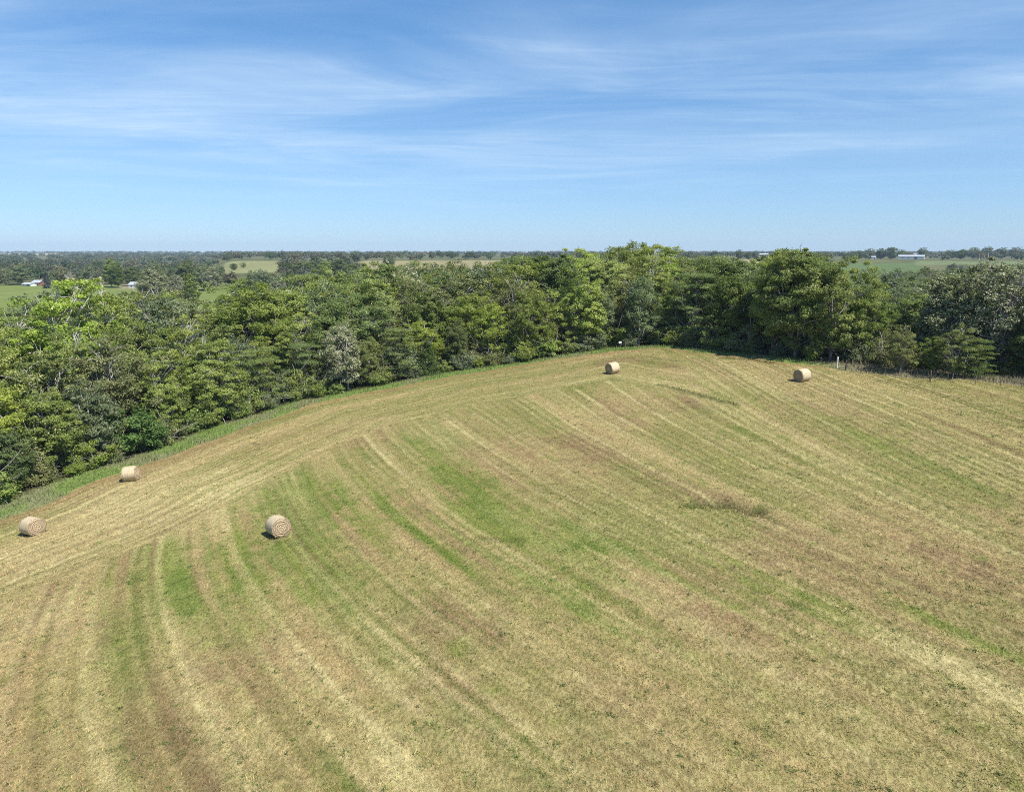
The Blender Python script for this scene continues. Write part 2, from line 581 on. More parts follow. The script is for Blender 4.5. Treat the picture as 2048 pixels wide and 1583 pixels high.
    bare = np.exp(-((e - wv - 0.9) / 0.9) ** 2) * (1 - 0.7 * rightside) * (0.45 + 0.9 * fbm(x / 6, y / 6, 131, 2))
    col = lerp(col, BROWN * np.array((1.1, 1.0, 0.9)), np.clip(bare * 0.5, 0, 0.42))
    vm = smooth(wv + 0.3, wv - 0.3, e)
    vg = VERGE * (1 - rightside[..., None]) + np.array((0.215, 0.20, 0.125)) * rightside[..., None]
    dryv = smooth(0.48, 0.66, fbm(x / 3.5, y / 3.5, 141, 3))
    vg = lerp(vg, DRYWEED, dryv * 0.5)
    col = col * (1 - vm[..., None]) + vg * vm[..., None]
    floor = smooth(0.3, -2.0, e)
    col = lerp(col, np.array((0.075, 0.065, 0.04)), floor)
    col = col * (0.80 + 0.40 * grain)[..., None]
    col = col * np.array((0.99, 0.985, 0.93))
    return np.clip(col, 0.01, 0.8), vm


# ------------------------------------------------------------------ the ground: one far sheet and the hay field on top of it
def polar_sheet():
    az = np.concatenate([np.arange(-180, -50, 3.0), np.arange(-50, 50, 0.25), np.arange(50, 180, 3.0)])
    rr = np.concatenate([[0.5], np.geomspace(6, 12000, 230)])
    A, Rr = np.meshgrid(np.radians(az), rr)
    x, y = Rr * np.sin(A), Rr * np.cos(A)
    d = sdf(x, y)
    z = ground_z(x, y, d)
    z = z - 1.2 * smooth(-7.0, -4.5, d)                 # lies well under the field sheet
    n = fbm(x / 60, y / 60, 201, 4)
    col = np.broadcast_to(np.array((0.085, 0.095, 0.035)), x.shape + (3,)).copy()
    col = lerp(col, np.array((0.15, 0.14, 0.06)), smooth(0.4, 0.7, n) * smooth(200, 500, Rr))
    U = 1024 + FPX * x / np.maximum(y, 1) / CP
    Rr = np.maximum(y, 1)
    for (u0, u1, r0, r1, c) in FIELDS:
        fu = smooth(u0 - 8, u0 + 8, U + 30 * (n - 0.5)) * smooth(u1 + 8, u1 - 8, U + 30 * (n - 0.5)) * (y > 1)
        fr = smooth(r0 * 0.98, r0 * 1.0, Rr) * smooth(r1 * 1.03, r1, Rr)
        st = fbm(x / 8, y / 60, 211, 3)
        cc = np.array(c) * (0.82 + 0.36 * st)[..., None]
        f = fu * fr
        col = col * (1 - f[..., None]) + cc * f[..., None]
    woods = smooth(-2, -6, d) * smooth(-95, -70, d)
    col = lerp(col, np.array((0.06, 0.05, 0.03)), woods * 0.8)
    ny, nx = x.shape
    idx = np.arange(ny * nx).reshape(ny, nx)
    nxt = np.roll(idx, -1, axis=1)
    f = np.stack([idx[:-1], nxt[:-1], nxt[1:], idx[1:]], -1).reshape(-1, 4)
    m, t = new_mat('far_ground')
    at = t.n('ShaderNodeAttribute', attribute_name='tint')
    g = t.n('ShaderNodeNewGeometry')
    f1 = t.noise(g.outputs['Position'], 0.5, 5, 0.7)
    c = t.mix(t.maprange(f1, 0.3, 0.7, 0.0, 0.5), at.outputs['Color'], t.mix(1.0, at.outputs['Color'], (0.6, 0.68, 0.6), 'MULTIPLY'))
    p = t.n('ShaderNodeBsdfPrincipled', ins={'Base Color': c, 'Roughness': 0.95, 'Specular IOR Level': 0.1})
    finish(m, t, p.outputs[0])
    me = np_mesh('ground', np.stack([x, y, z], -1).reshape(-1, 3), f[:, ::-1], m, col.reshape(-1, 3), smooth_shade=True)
    return tag(link('ground', me), 'rolling farmland of pasture, stubble fields and woodland floor', 'ground', kind='structure')


#          u0    u1   r0    r1    colour
FIELDS = [(-300, 455, 230, 545, (0.155, 0.19, 0.05)),
          (438, 575, 690, 1010, (0.215, 0.215, 0.095)),
          (725, 1015, 780, 1060, (0.26, 0.225, 0.11)),
          (1640, 1850, 560, 930, (0.095, 0.135, 0.045)),
          (1430, 1530, 800, 1250, (0.30, 0.25, 0.14)),
          (1830, 2100, 900, 1000, (0.14, 0.17, 0.07)),
          (-80, 150, 3300, 4300, (0.36, 0.28, 0.17)),
          (230, 300, 500, 560, (0.24, 0.21, 0.13)),
          (105, 125, 2300, 2600, (0.3, 0.27, 0.13))]
polar_sheet()

GX0, GX1, GY0, GY1, GS = -72.0, 76.0, 6.0, 132.0, 0.2
gx = np.arange(GX0, GX1, GS)
gy = np.arange(GY0, GY1, GS)
X, Y = np.meshgrid(gx, gy)
D = sdf(X, Y)


def ridge(x, y, pts, wdt):
    p = [hit(*q) for q in pts]
    best = np.full(x.shape, 1e9)
    for a, b in zip(p[:-1], p[1:]):
        ex, ey = b[0] - a[0], b[1] - a[1]
        t = np.clip(((x - a[0]) * ex + (y - a[1]) * ey) / (ex * ex + ey * ey), 0, 1)
        best = np.minimum(best, np.hypot(x - a[0] - t * ex, y - a[1] - t * ey))
    return np.exp(-(best / wdt) ** 2)


RUT = ridge(X, Y, [(1318, 771), (1370, 784), (1430, 801), (1475, 812)], 0.24)
GULLY = ridge(X, Y, [(1385, 1004), (1440, 1006), (1505, 1020)], 0.75)
SLIT = ridge(X, Y, [(1440, 716), (1490, 719), (1545, 726)], 0.35) + ridge(X, Y, [(960, 1078), (1040, 1085)], 0.4) * 0.4
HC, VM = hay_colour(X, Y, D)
tall = np.clip(0.9 * RUT + 0.8 * GULLY + 0.9 * SLIT, 0, 1) * (0.5 + 1.1 * fbm(X / 1.3, Y / 1.3, 301, 2))
HC = HC * (1 - 0.68 * np.clip(tall, 0, 1)[..., None]) + np.array((0.05, 0.068, 0.018)) * 0.68 * np.clip(tall, 0, 1)[..., None]
Z = ground_z(X, Y, D) + 0.17 * (fbm(X / 1.1, Y / 1.1, 311, 3) - 0.5) + 0.16 * RUT - 0.38 * GULLY


def field_sheet():
    keep = D > -9.0
    ny, nx = X.shape
    idx = np.arange(ny * nx).reshape(ny, nx)
    f = np.stack([idx[:-1, :-1], idx[:-1, 1:], idx[1:, 1:], idx[1:, :-1]], -1).reshape(-1, 4)
    kf = keep.ravel()[f].all(1)
    f = f[kf]
    used = np.unique(f)
    remap = np.full(ny * nx, -1)
    remap[used] = np.arange(len(used))
    z = Z - 1.6 * smooth(-6.5, -9.0, D)                 # its rim dives under the woodland floor
    v = np.stack([X, Y, z], -1).reshape(-1, 3)[used]
    m, t = new_mat('hay_stubble')
    at = t.n('ShaderNodeAttribute', attribute_name='tint')
    g = t.n('ShaderNodeNewGeometry')
    mp = t.n('ShaderNodeMapping', ins={0: g.outputs['Position'], 2: (0, 0, R(-24)), 3: (1.0, 0.55, 1)})
    n1 = t.noise(mp.outputs[0], 7.0, 4, 0.75)
    n2 = t.noise(g.outputs['Position'], 22.0, 3, 0.7)
    n3 = t.noise(g.outputs['Position'], 3.0, 3, 0.7)
    c = t.mix(t.maprange(n1, 0.36, 0.62), t.mix(1.0, at.outputs['Color'], (0.46, 0.47, 0.42), 'MULTIPLY'), at.outputs['Color'])
    c = t.mix(t.maprange(n2, 0.50, 0.72, 0.0, 0.65), c, t.mix(1.0, at.outputs['Color'], (1.7, 1.62, 1.5), 'MULTIPLY'))
    c = t.mix(t.maprange(n3, 0.60, 0.75, 0.0, 0.5), c, (0.09, 0.14, 0.03))
    bmp = t.n('ShaderNodeBump', ins={'Strength': 0.8, 'Distance': 0.06, 'Height': t.math('ADD', n1, t.math('MULTIPLY', n2, 0.6))})
    p = t.n('ShaderNodeBsdfPrincipled', ins={'Base Color': c, 'Roughness': 0.95, 'Specular IOR Level': 0.1, 'Normal': bmp.outputs[0]})
    finish(m, t, p.outputs[0])
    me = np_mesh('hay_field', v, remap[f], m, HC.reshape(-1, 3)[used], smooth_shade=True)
    tag(link('hay_field', me), 'mown hay field striped by the mower, straw and green', 'field', kind='structure')


field_sheet()


def sample(grid, x, y):
    i = np.clip(((y - GY0) / GS).astype(int), 0, grid.shape[0] - 1)
    j = np.clip(((x - GX0) / GS).astype(int), 0, grid.shape[1] - 1)
    return grid[i, j]


def blades(name, x, y, length, width, lean, cols, label, cat):
    n = len(x)
    z = sample(Z, x, y)
    a = rng.uniform(0, 2 * math.pi, n)
    b = a + rng.normal(0, 0.9, n) + math.pi / 2
    up = length * np.cos(lean)
    outw = length * np.sin(lean)
    base = np.stack([x, y, z - 0.01], -1)
    side = np.stack([np.cos(a) * width / 2, np.sin(a) * width / 2, np.zeros(n)], -1)
    tip = base + np.stack([np.cos(b) * outw, np.sin(b) * outw, up], -1)
    v = np.stack([base - side, base + side, tip], 1).reshape(-1, 3)
    f = np.arange(3 * n, dtype=np.int32).reshape(-1, 3)
    c = np.repeat(cols, 3, 0)
    me = np_mesh(name, v, f, M_BLADE, c)
    return tag(link(name, me), label, cat, kind='stuff')


def field_points(n):
    """points over the visible field, denser towards the camera"""
    yy = 14 + 104 * rng.random(n) ** 1.7
    half = 0.78 * yy + 6
    xx = rng.uniform(-1, 1, n) * half
    return xx, yy


def stubble():
    x, y = field_points(1300000)
    d = sdf(x, y)
    e = sample(VM, x, y)
    k = (d > 1.0) & (e < 0.5)
    x, y = x[k], y[k]
    n = len(x)
    c = sample(HC, x, y)
    r = rng.random(n)
    gree = np.clip((c[:, 1] / c[:, 0] - 0.75) * 2.4, 0.12, 0.8)
    c2 = np.where((r < gree)[:, None], c * np.array((0.66, 0.95, 0.42)), c * np.array((1.35, 1.25, 1.15)))
    c2 = c2 * (0.50 + 1.05 * rng.random(n) ** 1.1)[:, None]
    t = sample(tall, x, y)
    dist = np.hypot(x, y)
    L = rng.uniform(0.05, 0.16, n) * (1 + 2.2 * t)
    W = (0.012 + 0.0005 * dist) * rng.uniform(0.7, 1.5, n)
    lean = rng.uniform(0.4, 1.35, n)
    blades('stubble_grass', x, y, L, W, lean, np.clip(c2, 0.01, 0.7), 'short cut grass stubble covering the hay field', 'grass')
    # clover and weed tufts
    cx, cy = field_points(5200)
    ok = sdf(cx, cy) > 5
    cx, cy = cx[ok], cy[ok]
    rep = 26
    sp = rng.uniform(0.05, 0.20, len(cx))
    x = np.repeat(cx, rep) + rng.normal(0, 1, len(cx) * rep) * np.repeat(sp, rep)
    y = np.repeat(cy, rep) + rng.normal(0, 1, len(cx) * rep) * np.repeat(sp, rep)
    n = len(x)
    base = np.array((0.075, 0.13, 0.035)) * rng.uniform(0.6, 1.5, len(cx))[:, None]
    c = np.repeat(base, rep, 0) * rng.uniform(0.7, 1.3, n)[:, None]
    blades('weed_tufts', x, y, rng.uniform(0.05, 0.15, n), rng.uniform(0.035, 0.07, n), rng.uniform(0.3, 1.4, n), c,
           'small dark green weeds and clover dotted through the stubble', 'weeds')
    # wisps of hay the baler left lying
    cx, cy = field_points(7000)
    ok = sdf(cx, cy) > 6
    cx, cy = cx[ok], cy[ok]
    rep = 16
    sp = rng.uniform(0.06, 0.28, len(cx))
    x = np.repeat(cx, rep) + rng.normal(0, 1, len(cx) * rep) * np.repeat(sp, rep)
    y = np.repeat(cy, rep) + rng.normal(0, 1, len(cx) * rep) * np.repeat(sp, rep)
    n = len(x)
    c = np.array((0.46, 0.385, 0.22)) * rng.uniform(0.55, 1.25, n)[:, None]
    blades('loose_hay', x, y, rng.uniform(0.10, 0.26, n), rng.uniform(0.012, 0.024, n), rng.uniform(1.0, 1.5, n), c,
           'pale wisps of loose hay left lying on the stubble', 'hay')
    # uncut verge between the field and the trees
    n = 260000
    x = rng.uniform(-66, 70, n)
    y = rng.uniform(40, 120, n)
    d = sdf(x, y)
    e = sample(VM, x, y)
    k = (d > -3.5) & (e > 0.35) & (np.abs(x) < 0.8 * y)
    x, y, d = x[k], y[k], d[k]
    n = len(x)
    c = sample(HC, x, y)
    c = np.maximum(c, np.array((0.055, 0.075, 0.025))) * rng.uniform(0.6, 1.45, n)[:, None]
    rs = smooth(38, 44, x)
    L = rng.uniform(0.15, 0.5, n) * (1 + 0.8 * rs) * (0.6 + 0.8 * fbm(x / 3, y / 3, 401, 2))
    blades('verge_grass', x, y, L, rng.uniform(0.04, 0.10, n), rng.uniform(0.1, 0.9, n), c,
           'uncut verge grass and dry weeds between field and trees', 'grass')


stubble()

# ------------------------------------------------------------------ trees
def crown_arrays(H, Rad, base, n_clump, per, leaf, shape, seed, flat=0.6, droop=0.0, spread=1.0, aspect=0.55):
    """leaf faces gathered in clumps through an uneven crown; returns verts, quads, tint and the clump centres"""
    g = np.random.default_rng(seed)
    cz = base + (H - base) * 0.52
    # uneven envelope: a handful of lobes
    nl = 9
    lob = g.normal(0, 1, (nl, 3))
    lob[:, 2] = np.abs(lob[:, 2]) * 0.7 - 0.15
    lob /= np.linalg.norm(lob, axis=1)[:, None]
    lw = g.uniform(-0.42, 0.50, nl)
    d = g.normal(0, 1, (n_clump * 3, 3))
    d /= np.linalg.norm(d, axis=1)[:, None]
    d = d[:n_clump]
    env = 1 + (np.exp(5.0 * (d @ lob.T - 1)) * lw).sum(1)
    rad = g.uniform(0.15, 1.0, n_clump) ** 0.45 * env * np.where(g.random(n_clump) < 0.12, g.uniform(1.0, 1.22, n_clump), 1.0)
    c = d * rad[:, None]
    c[:, 0] *= Rad
    c[:, 1] *= Rad
    up = (H - base) * 0.5
    c[:, 2] = c[:, 2] * up
    if shape == 'cone':
        h = g.random(n_clump) ** 1.3
        a = g.uniform(0, 2 * math.pi, n_clump)
        rr = Rad * (1 - h) ** 0.85 * g.uniform(0.35, 1.0, n_clump) + 0.12
        c = np.stack([np.cos(a) * rr, np.sin(a) * rr, base + (H - base) * h - cz], -1)
    elif shape == 'layer':
        lay = g.integers(0, 7, n_clump) / 6.0
        c[:, 2] = up * (lay * 2 - 1 + g.normal(0, 0.035, n_clump)) * 0.95
        w_ = np.sqrt(np.clip(1 - (lay - 0.35) ** 2 * 1.3, 0.12, 1))
        a = g.uniform(0, 2 * math.pi, n_clump)
        rr = Rad * w_ * g.random(n_clump) ** 0.55 * (0.85 + 0.3 * np.sin(a * 3 + lay * 9))
        c[:, 0], c[:, 1] = np.cos(a) * rr, np.sin(a) * rr
    c[:, 2] += cz
    rxy = np.hypot(c[:, 0], c[:, 1])
    c[:, 2] -= droop * (rxy / Rad) ** 2 * H * 0.25
    c[:, 2] = np.maximum(c[:, 2], 0.35)
    cs = g.uniform(0.5, 1.5, n_clump) * spread
    n = n_clump * per
    ci = np.repeat(np.arange(n_clump), per)
    o = g.normal(0, 1, (n, 3))
    o /= np.linalg.norm(o, axis=1)[:, None]
    o *= (g.random(n) ** 0.45)[:, None] * cs[ci][:, None]
    o[:, 2] *= flat
    p = c[ci] + o
    p[:, 2] = np.maximum(p[:, 2], 0.15)
    outw = c[ci] * np.array((1, 1, 0.4)) - np.array((0, 0, cz * 0.25))
    outw /= np.linalg.norm(outw, axis=1)[:, None] + 1e-6
    nrm = g.normal(0, 1, (n, 3)) * 0.60 + outw * 0.55 + o / cs[ci][:, None] * 0.6 + np.array((0, 0, 0.55))
    nrm /= np.linalg.norm(nrm, axis=1)[:, None] + 1e-6
    t = g.normal(0, 1, (n, 3))
    t -= (t * nrm).sum(1)[:, None] * nrm
    t /= np.linalg.norm(t, axis=1)[:, None] + 1e-6
    b = np.cross(nrm, t)
    L = leaf * g.uniform(0.6, 1.35, n)
    t = t * L[:, None] * 0.5
    b = b * (L * aspect)[:, None] * 0.5
    bend = nrm * (L * g.uniform(-0.25, 0.05, n))[:, None]
    v = np.stack([p - t + bend, p - b, p + t + bend, p + b], 1).reshape(-1, 3)
    f = np.arange(4 * n, dtype=np.int32).reshape(-1, 4)
    tint = np.stack([g.random(n), g.random(n_clump)[ci], g.random(n)], -1)
    # pale undersides come in flurries, not evenly
    flur = g.random(n_clump)[ci]
    tint[:, 2] = np.clip(tint[:, 2] * 0.75 + flur * 0.32, 0, 1)
    return v, f, np.repeat(tint, 4, 0), c


def trunk_arrays(H, Rad, base, centres, seed, n_limb=30, r0=None, lean=0.06, bare=0):
    g = np.random.default_rng(seed + 99)
    r0 = r0 or H * 0.016
    top = H * 0.86
    zs = np.linspace(-0.3, top, 9)
    bx, by = g.normal(0, lean, 2)
    wob = g.normal(0, 0.10, (9, 2)).cumsum(0) * 0.5
    path = np.stack([bx * zs + wob[:, 0] * zs / top, by * zs + wob[:, 1] * zs / top, zs], -1)
    rad = r0 * (1 - zs.clip(0) / top) ** 0.8 + 0.03
    rad[0] = r0 * 1.35
    V, F = tube_arrays(path, rad, 7)
    vs, fs, off = [V], [F], len(V)
    pick = g.choice(len(centres), min(n_limb, len(centres)), replace=False)
    for k in pick:
        c = centres[k]
        h0 = np.clip(c[2] - g.uniform(0.15, 0.32) * H - 0.25 * np.hypot(c[0], c[1]), H * 0.10, top * 0.92)
        i = np.interp(h0, zs, np.arange(9))
        j = int(i)
        s = path[j] + (path[min(j + 1, 8)] - path[j]) * (i - j)
        mid1 = s + (c - s) * 0.4 + g.normal(0, 0.25, 3) + np.array((0, 0, 0.25))
        mid2 = s + (c - s) * 0.75 + g.normal(0, 0.3, 3) + np.array((0, 0, 0.15))
        rr = np.interp(h0, zs, rad) * g.uniform(0.35, 0.6)
        V, F = tube_arrays([s, mid1, mid2, c], [rr, rr * 0.75, max(rr * 0.5, 0.045), 0.03], 5)
        vs.append(V)
        fs.append(F + off)
        off += len(V)
        for q in range(2 + 2 * bare):
            e = mid2 + g.normal(0, 0.9, 3) + np.array((0, 0, 0.35))
            e[2] = max(e[2], 0.4)
            V, F = tube_arrays([mid1 + (mid2 - mid1) * g.random(), (mid2 + e) / 2 + g.normal(0, 0.15, 3), e], [max(rr * 0.45, 0.04), max(rr * 0.3, 0.035), 0.02], 4)
            vs.append(V)
            fs.append(F + off)
            off += len(V)
    return np.concatenate(vs), np.concatenate(fs)


#   kind: name, leaf material, H, radius, base, clumps, leaves per clump, leaf size, shape, flat, droop, spread, aspect, variants, bark, look
KINDS = {
    'bright': ('broadleaf_tree', 'bright', 14.0, 4.9, 1.4, 300, 130, 0.275, 'round', 0.50, 0.35, 0.74, 0.46, 4, 'yellow-green broadleaf tree'),
    'mid': ('broadleaf_tree', 'mid', 14.0, 4.6, 1.2, 290, 128, 0.28, 'round', 0.60, 0.2, 0.75, 0.5, 4, 'mid-green broadleaf tree'),
    'silver': ('silver_tree', 'silver', 13.0, 4.4, 1.3, 280, 110, 0.26, 'round', 0.75, 0.1, 0.7, 0.7, 3, 'silvery pale-leaved tree'),
    'grey': ('grey_tree', 'grey', 13.0, 4.3, 1.2, 260, 112, 0.26, 'round', 0.65, 0.15, 0.75, 0.6, 3, 'grey-green tree'),
    'feather': ('feathery_tree', 'feather', 11.0, 4.4, 1.0, 190, 115, 0.29, 'layer', 0.26, 0.15, 1.05, 0.34, 3, 'feathery layered green tree'),
    'dark': ('broadleaf_tree', 'dark', 13.0, 4.5, 0.9, 290, 120, 0.285, 'round', 0.65, 0.1, 0.78, 0.6, 3, 'dark green tree'),
    'olive': ('broadleaf_tree', 'olive', 13.0, 4.6, 1.1, 240, 105, 0.265, 'round', 0.55, 0.2, 0.75, 0.5, 3, 'olive-green thin-leaved tree'),
    'vivid': ('leafy_bush', 'vivid', 5.0, 2.4, 0.2, 70, 110, 0.26, 'round', 0.75, 0.2, 0.7, 0.6, 2, 'vivid green leafy bush'),
    'cedar': ('cedar_tree', 'cedar', 6.0, 2.1, 0.2, 130, 90, 0.24, 'cone', 0.8, 0.0, 0.5, 0.35, 2, 'dark pointed cedar'),
    'spruce': ('spruce_tree', 'spruce', 12.0, 3.4, 0.3, 150, 80, 0.5, 'cone', 0.5, 0.25, 0.85, 0.4, 1, 'blue-grey conical spruce'),
    'shrub': ('shrub', 'mid', 3.0, 1.9, 0.1, 42, 90, 0.24, 'round', 0.7, 0.2, 0.6, 0.55, 3, 'low green shrub'),
    'greyshrub': ('shrub', 'grey', 3.0, 1.9, 0.1, 40, 85, 0.22, 'round', 0.7, 0.2, 0.6, 0.5, 2, 'low grey-green shrub'),
    'scrub': ('shrub', 'olive', 2.6, 2.0, 0.1, 40, 80, 0.22, 'round', 0.7, 0.2, 0.6, 0.5, 2, 'low olive shrub'),
}
KINDS['dead'] = ('bare_tree', 'grey', 12.0, 3.4, 3.0, 80, 9, 0.34, 'round', 0.6, 0.0, 0.9, 0.6, 2, 'half-bare pale-branched tree')
KINDS['lime'] = ('broadleaf_tree', 'lime', 13.0, 4.6, 1.0, 300, 130, 0.275, 'round', 0.55, 0.25, 0.74, 0.48, 1, 'bright lime-green broadleaf tree')
LIB = {}
for ki, (kname, kd) in enumerate(KINDS.items()):
    (nm, mt, H, Rd, bs, ncl, per, lf, shp, fl, dr, spd, asp, nv, look) = kd
    for q in range(nv):
        seed = 1000 + ki * 37 + q
        v, f, tint, cen = crown_arrays(H, Rd, bs, ncl, per, lf, shp, seed, fl, dr, spd, asp)
        crown = np_mesh(nm + '_crown', v, f, M_LEAF[mt], tint)
        pale = kname in ('silver', 'grey', 'olive', 'bright', 'dead')
        tv, tf = trunk_arrays(H, Rd, bs, cen, seed, 44 if H > 7 else 10, bare=1 if kname in ('bright', 'olive', 'silver') else (2 if kname == 'dead' else 0), r0=0.30 if kname == 'dead' else None)
        tr = np_mesh(nm + '_trunk', tv, tf, M_BARK_PALE if pale else M_BARK, smooth_shade=True)
        LIB.setdefault(kname, []).append((crown, tr, H, Rd))

TREES = []     # dicts of what stands where, labels are written once all are known


def place_tree(kind, x, y, h, wide=1.0, rz=None, var=None, zone='woods', sink=0.0):
    crown, tr, H, Rd = LIB[kind][(rng.integers(0, len(LIB[kind])) if var is None else var) % len(LIB[kind])]
    z = gz(x, y)
    s = h / H
    o = empty(KINDS[kind][0], (x, y, z - 0.05 - sink), rng.uniform(0, 6.28) if rz is None else rz)
    o.scale = (s * wide, s * wide, s)
    link('trunk', tr, o)
    link('crown', crown, o)
    u, v, dep = proj(x, y, z)
    ut, vt, _ = proj(x, y, z + h)
    TREES.append(dict(o=o, kind=kind, x=x, y=y, z=z, h=h, u=u, v=v, vt=vt, dep=dep, zone=zone, d=float(sdf(np.array([x]), np.array([y]))[0]), wide=wide))
    return o


# canopy skyline of the near woods, photo columns and rows
SKY_U = [-60, 0, 60, 120, 230, 330, 400, 430, 520, 600, 700, 760, 800, 860, 900, 960, 1030, 1100, 1150, 1200, 1290, 1340, 1370, 1400, 1450, 1480, 1520, 1590, 1650, 1700, 1745, 1790, 1850, 1900, 1950, 2048, 2150]
SKY_V = [640, 640, 602, 586, 577, 583, 603, 590, 556, 546, 546, 530, 522, 535, 517, 532, 513, 505, 491, 500, 491, 502, 522, 500, 520, 530, 512, 498, 520, 540, 600, 585, 556, 535, 545, 535, 535]


def sky_limit(u):
    return float(np.interp(u, SKY_U, SKY_V))


def top_height(x, y, u_off=0):
    """height that reaches the skyline at this spot"""
    z = gz(x, y)
    u, v, dep = proj(x, y, z + 10)
    lim = sky_limit(u)
    # invert the projection at this ground point
    up = (791.5 - lim) / FPX
    elev = (-SP + up * CP) / (CP + up * SP)
    return EYE + elev * y - z


heroes = [('dead', 1998, 766, 12.5, 1.0, 0), ('dead', 1872, 756, 8.0, 0.8, 1),  # kind, u, v of the foot, height, width factor, variant
    ('lime', 1160, 704, 13.0, 1.0, 0), ('silver', 697, 786, 9.6, 0.85, 0), ('cedar', 856, 752, 5.4, 1.0, 0),
    ('vivid', 283, 908, 5.2, 1.2, 0), ('grey', 1278, 694, 10.8, 0.85, 0), ('grey', 1205, 698, 9.2, 0.85, 1),
    ('mid', 1590, 720, 14.8, 1.0, 1), ('mid', 1545, 712, 14.0, 0.95, 2), ('mid', 1660, 728, 12.4, 0.9, 0),
    ('silver', 1885, 757, 11.6, 1.05, 1), ('silver', 1985, 764, 11.6, 1.0, 2), ('feather', 610, 797, 7.6, 1.0, 0),
    ('feather', 520, 824, 8.2, 1.0, 1), ('feather', 1390, 694, 11.0, 0.9, 2), ('feather', 1345, 689, 9.6, 0.8, 0),
    ('bright', 985, 730, 11.0, 0.9, 1), ('feather', 800, 765, 7.6, 0.9, 2), ('bright', 430, 853, 11.5, 1.05, 2),
    ('mid', 110, 962, 9.6, 1.05, 1), ('dark', 20, 1000, 6.6, 1.0, 0), ('grey', 190, 937, 9.0, 1.0, 2),
    ('dark', 1460, 702, 11.5, 0.9, 1), ('dark', 915, 742, 7.5, 0.8, 2), ('mid', 1060, 722, 10.5, 0.9, 3),
    ('olive', 1905, 758, 5.4, 1.15, 1), ('feather', 1945, 760, 4.2, 1.2, 1), ('mid', 1870, 753, 4.0, 1.1, 0), ('olive', 1800, 750, 5.6, 1.0, 0), ('mid', 1730, 740, 9.6, 0.9, 3), ('dark', 2055, 775, 9.0, 1.0, 2),
    ('mid', 740, 776, 7.2, 0.8, 2), ('bright', 330, 886, 9.8, 1.0, 3), ('olive', 660, 788, 5.5, 0.9, 1)]
taken = []
for kd, u, v, h, wd, var in heroes:
    x, y, z = hit(u, v)
    # stand just behind the edge of the grass
    dd = float(sdf(np.array([x]), np.array([y]))[0])
    sx = x / math.hypot(x, y)
    sy = y / math.hypot(x, y)
    back = (3.4 if h > 6 else 1.6) + (5.5 if u > 1690 and h > 6 else 0)
    x, y = x + sx * back, y + sy * back
    place_tree(kd, x, y, h, wd, rz=var * 1.9 + u, var=var, zone='front')
    taken.append((x, y, 4.4 if h > 7 else 2.6))


def zone_kind(u, g):
    """mixture of kinds across the photo, left woods bright, right woods dark and silver"""
    if u < 480:
        p = dict(bright=0.58, mid=0.16, olive=0.12, grey=0.09, dead=0.05)
    elif u < 760:
        p = dict(mid=0.45, bright=0.22, feather=0.10, dark=0.15, grey=0.08)
    elif u < 1010:
        p = dict(mid=0.30, bright=0.20, olive=0.22, grey=0.13, silver=0.05, dark=0.08, dead=0.03)
    elif u < 1370:
        p = dict(mid=0.42, bright=0.30, olive=0.14, feather=0.08, dark=0.06)
    elif u < 1500:
        p = dict(dark=0.25, feather=0.25, grey=0.25, olive=0.25)
    elif u < 1700:
        p = dict(mid=0.7, dark=0.2, grey=0.1)
    elif u < 1840:
        p = dict(grey=0.4, olive=0.3, dark=0.3)
    else:
        p = dict(silver=0.35, dark=0.3, mid=0.2, olive=0.15)
    k = list(p)
    w_ = np.array([p[q] for q in k])
    return k[g.choice(len(k), p=w_ / w_.sum())]


g = np.random.default_rng(42)
pts = []
for tries in range(26000):
    r = math.sqrt(g.uniform(55 ** 2, 205 ** 2))
    a = g.uniform(R(-41), R(41))
    x, y = r * math.sin(a), r * math.cos(a)
    dd = float(sdf(np.array([x]), np.array([y]))[0])
    if dd > (-4.3 if x < 37 else -9.0) or dd < -82:
        continue
    sp = 5.0 if dd > -9 else (6.2 if dd > -40 else 7.2)
    if any((x - q[0]) ** 2 + (y - q[1]) ** 2 < max(sp, q[2]) ** 2 for q in taken):
        continue
    z = gz(x, y)
    u, v, dep = proj(x, y, z + 8)
    if not -70 < u < 2120:
        continue
    hmax = top_height(x, y)
    h = min(hmax * (g.uniform(0.92, 1.05) if u < 440 else g.uniform(0.82, 1.02)), 19.5) if dd < -22 else min(g.uniform(9.0, 14.5), hmax)
    if h < 6.0:
        continue
    # a tree wholly hidden behind the front of the wood is left out
    ut, vt, dp = proj(x, y, z + h)
    if dd < -14 and vt > sky_limit(ut) + 20 + 95 * max(0.0, (1.0 - (-dd) / 70.0)) and u > 700:
        continue
    taken.append((x, y, sp))
    place_tree(zone_kind(u, g), x, y, h, g.uniform(0.92, 1.18), zone='front' if dd > -9 else ('middle' if dd > -34 else 'back'))
print('near trees', len(TREES))

# shrubs under the front trees along the grass
n_front = 0
for tries in range(4000):
    i = g.integers(3, 3 + len(edge_pts) - 1)
    t_ = g.random()
    x = POLY[i][0] * (1 - t_) + POLY[i + 1][0] * t_
    y = POLY[i][1] * (1 - t_) + POLY[i + 1][1] * t_
    r = math.hypot(x, y)
    off = g.uniform(0.9, 2.8)
    x, y = x + x / r * off, y + y / r * off
    if any((x - q[0]) ** 2 + (y - q[1]) ** 2 < 2.3 ** 2 for q in taken):
        continue
    u, v, dep = proj(x, y, gz(x, y))
    if not -20 < u < 2070 or 1215 < u < 1255 or 1655 < u < 1700:
        continue
    kd = ['shrub', 'shrub', 'scrub', 'greyshrub'][g.integers(0, 4)]
    place_tree(kd, x, y, g.uniform(1.3, 3.0), g.uniform(0.9, 1.3), zone='shrubs')
    taken.append((x, y, 2.0))
    n_front += 1
    if n_front >= 60:
        break
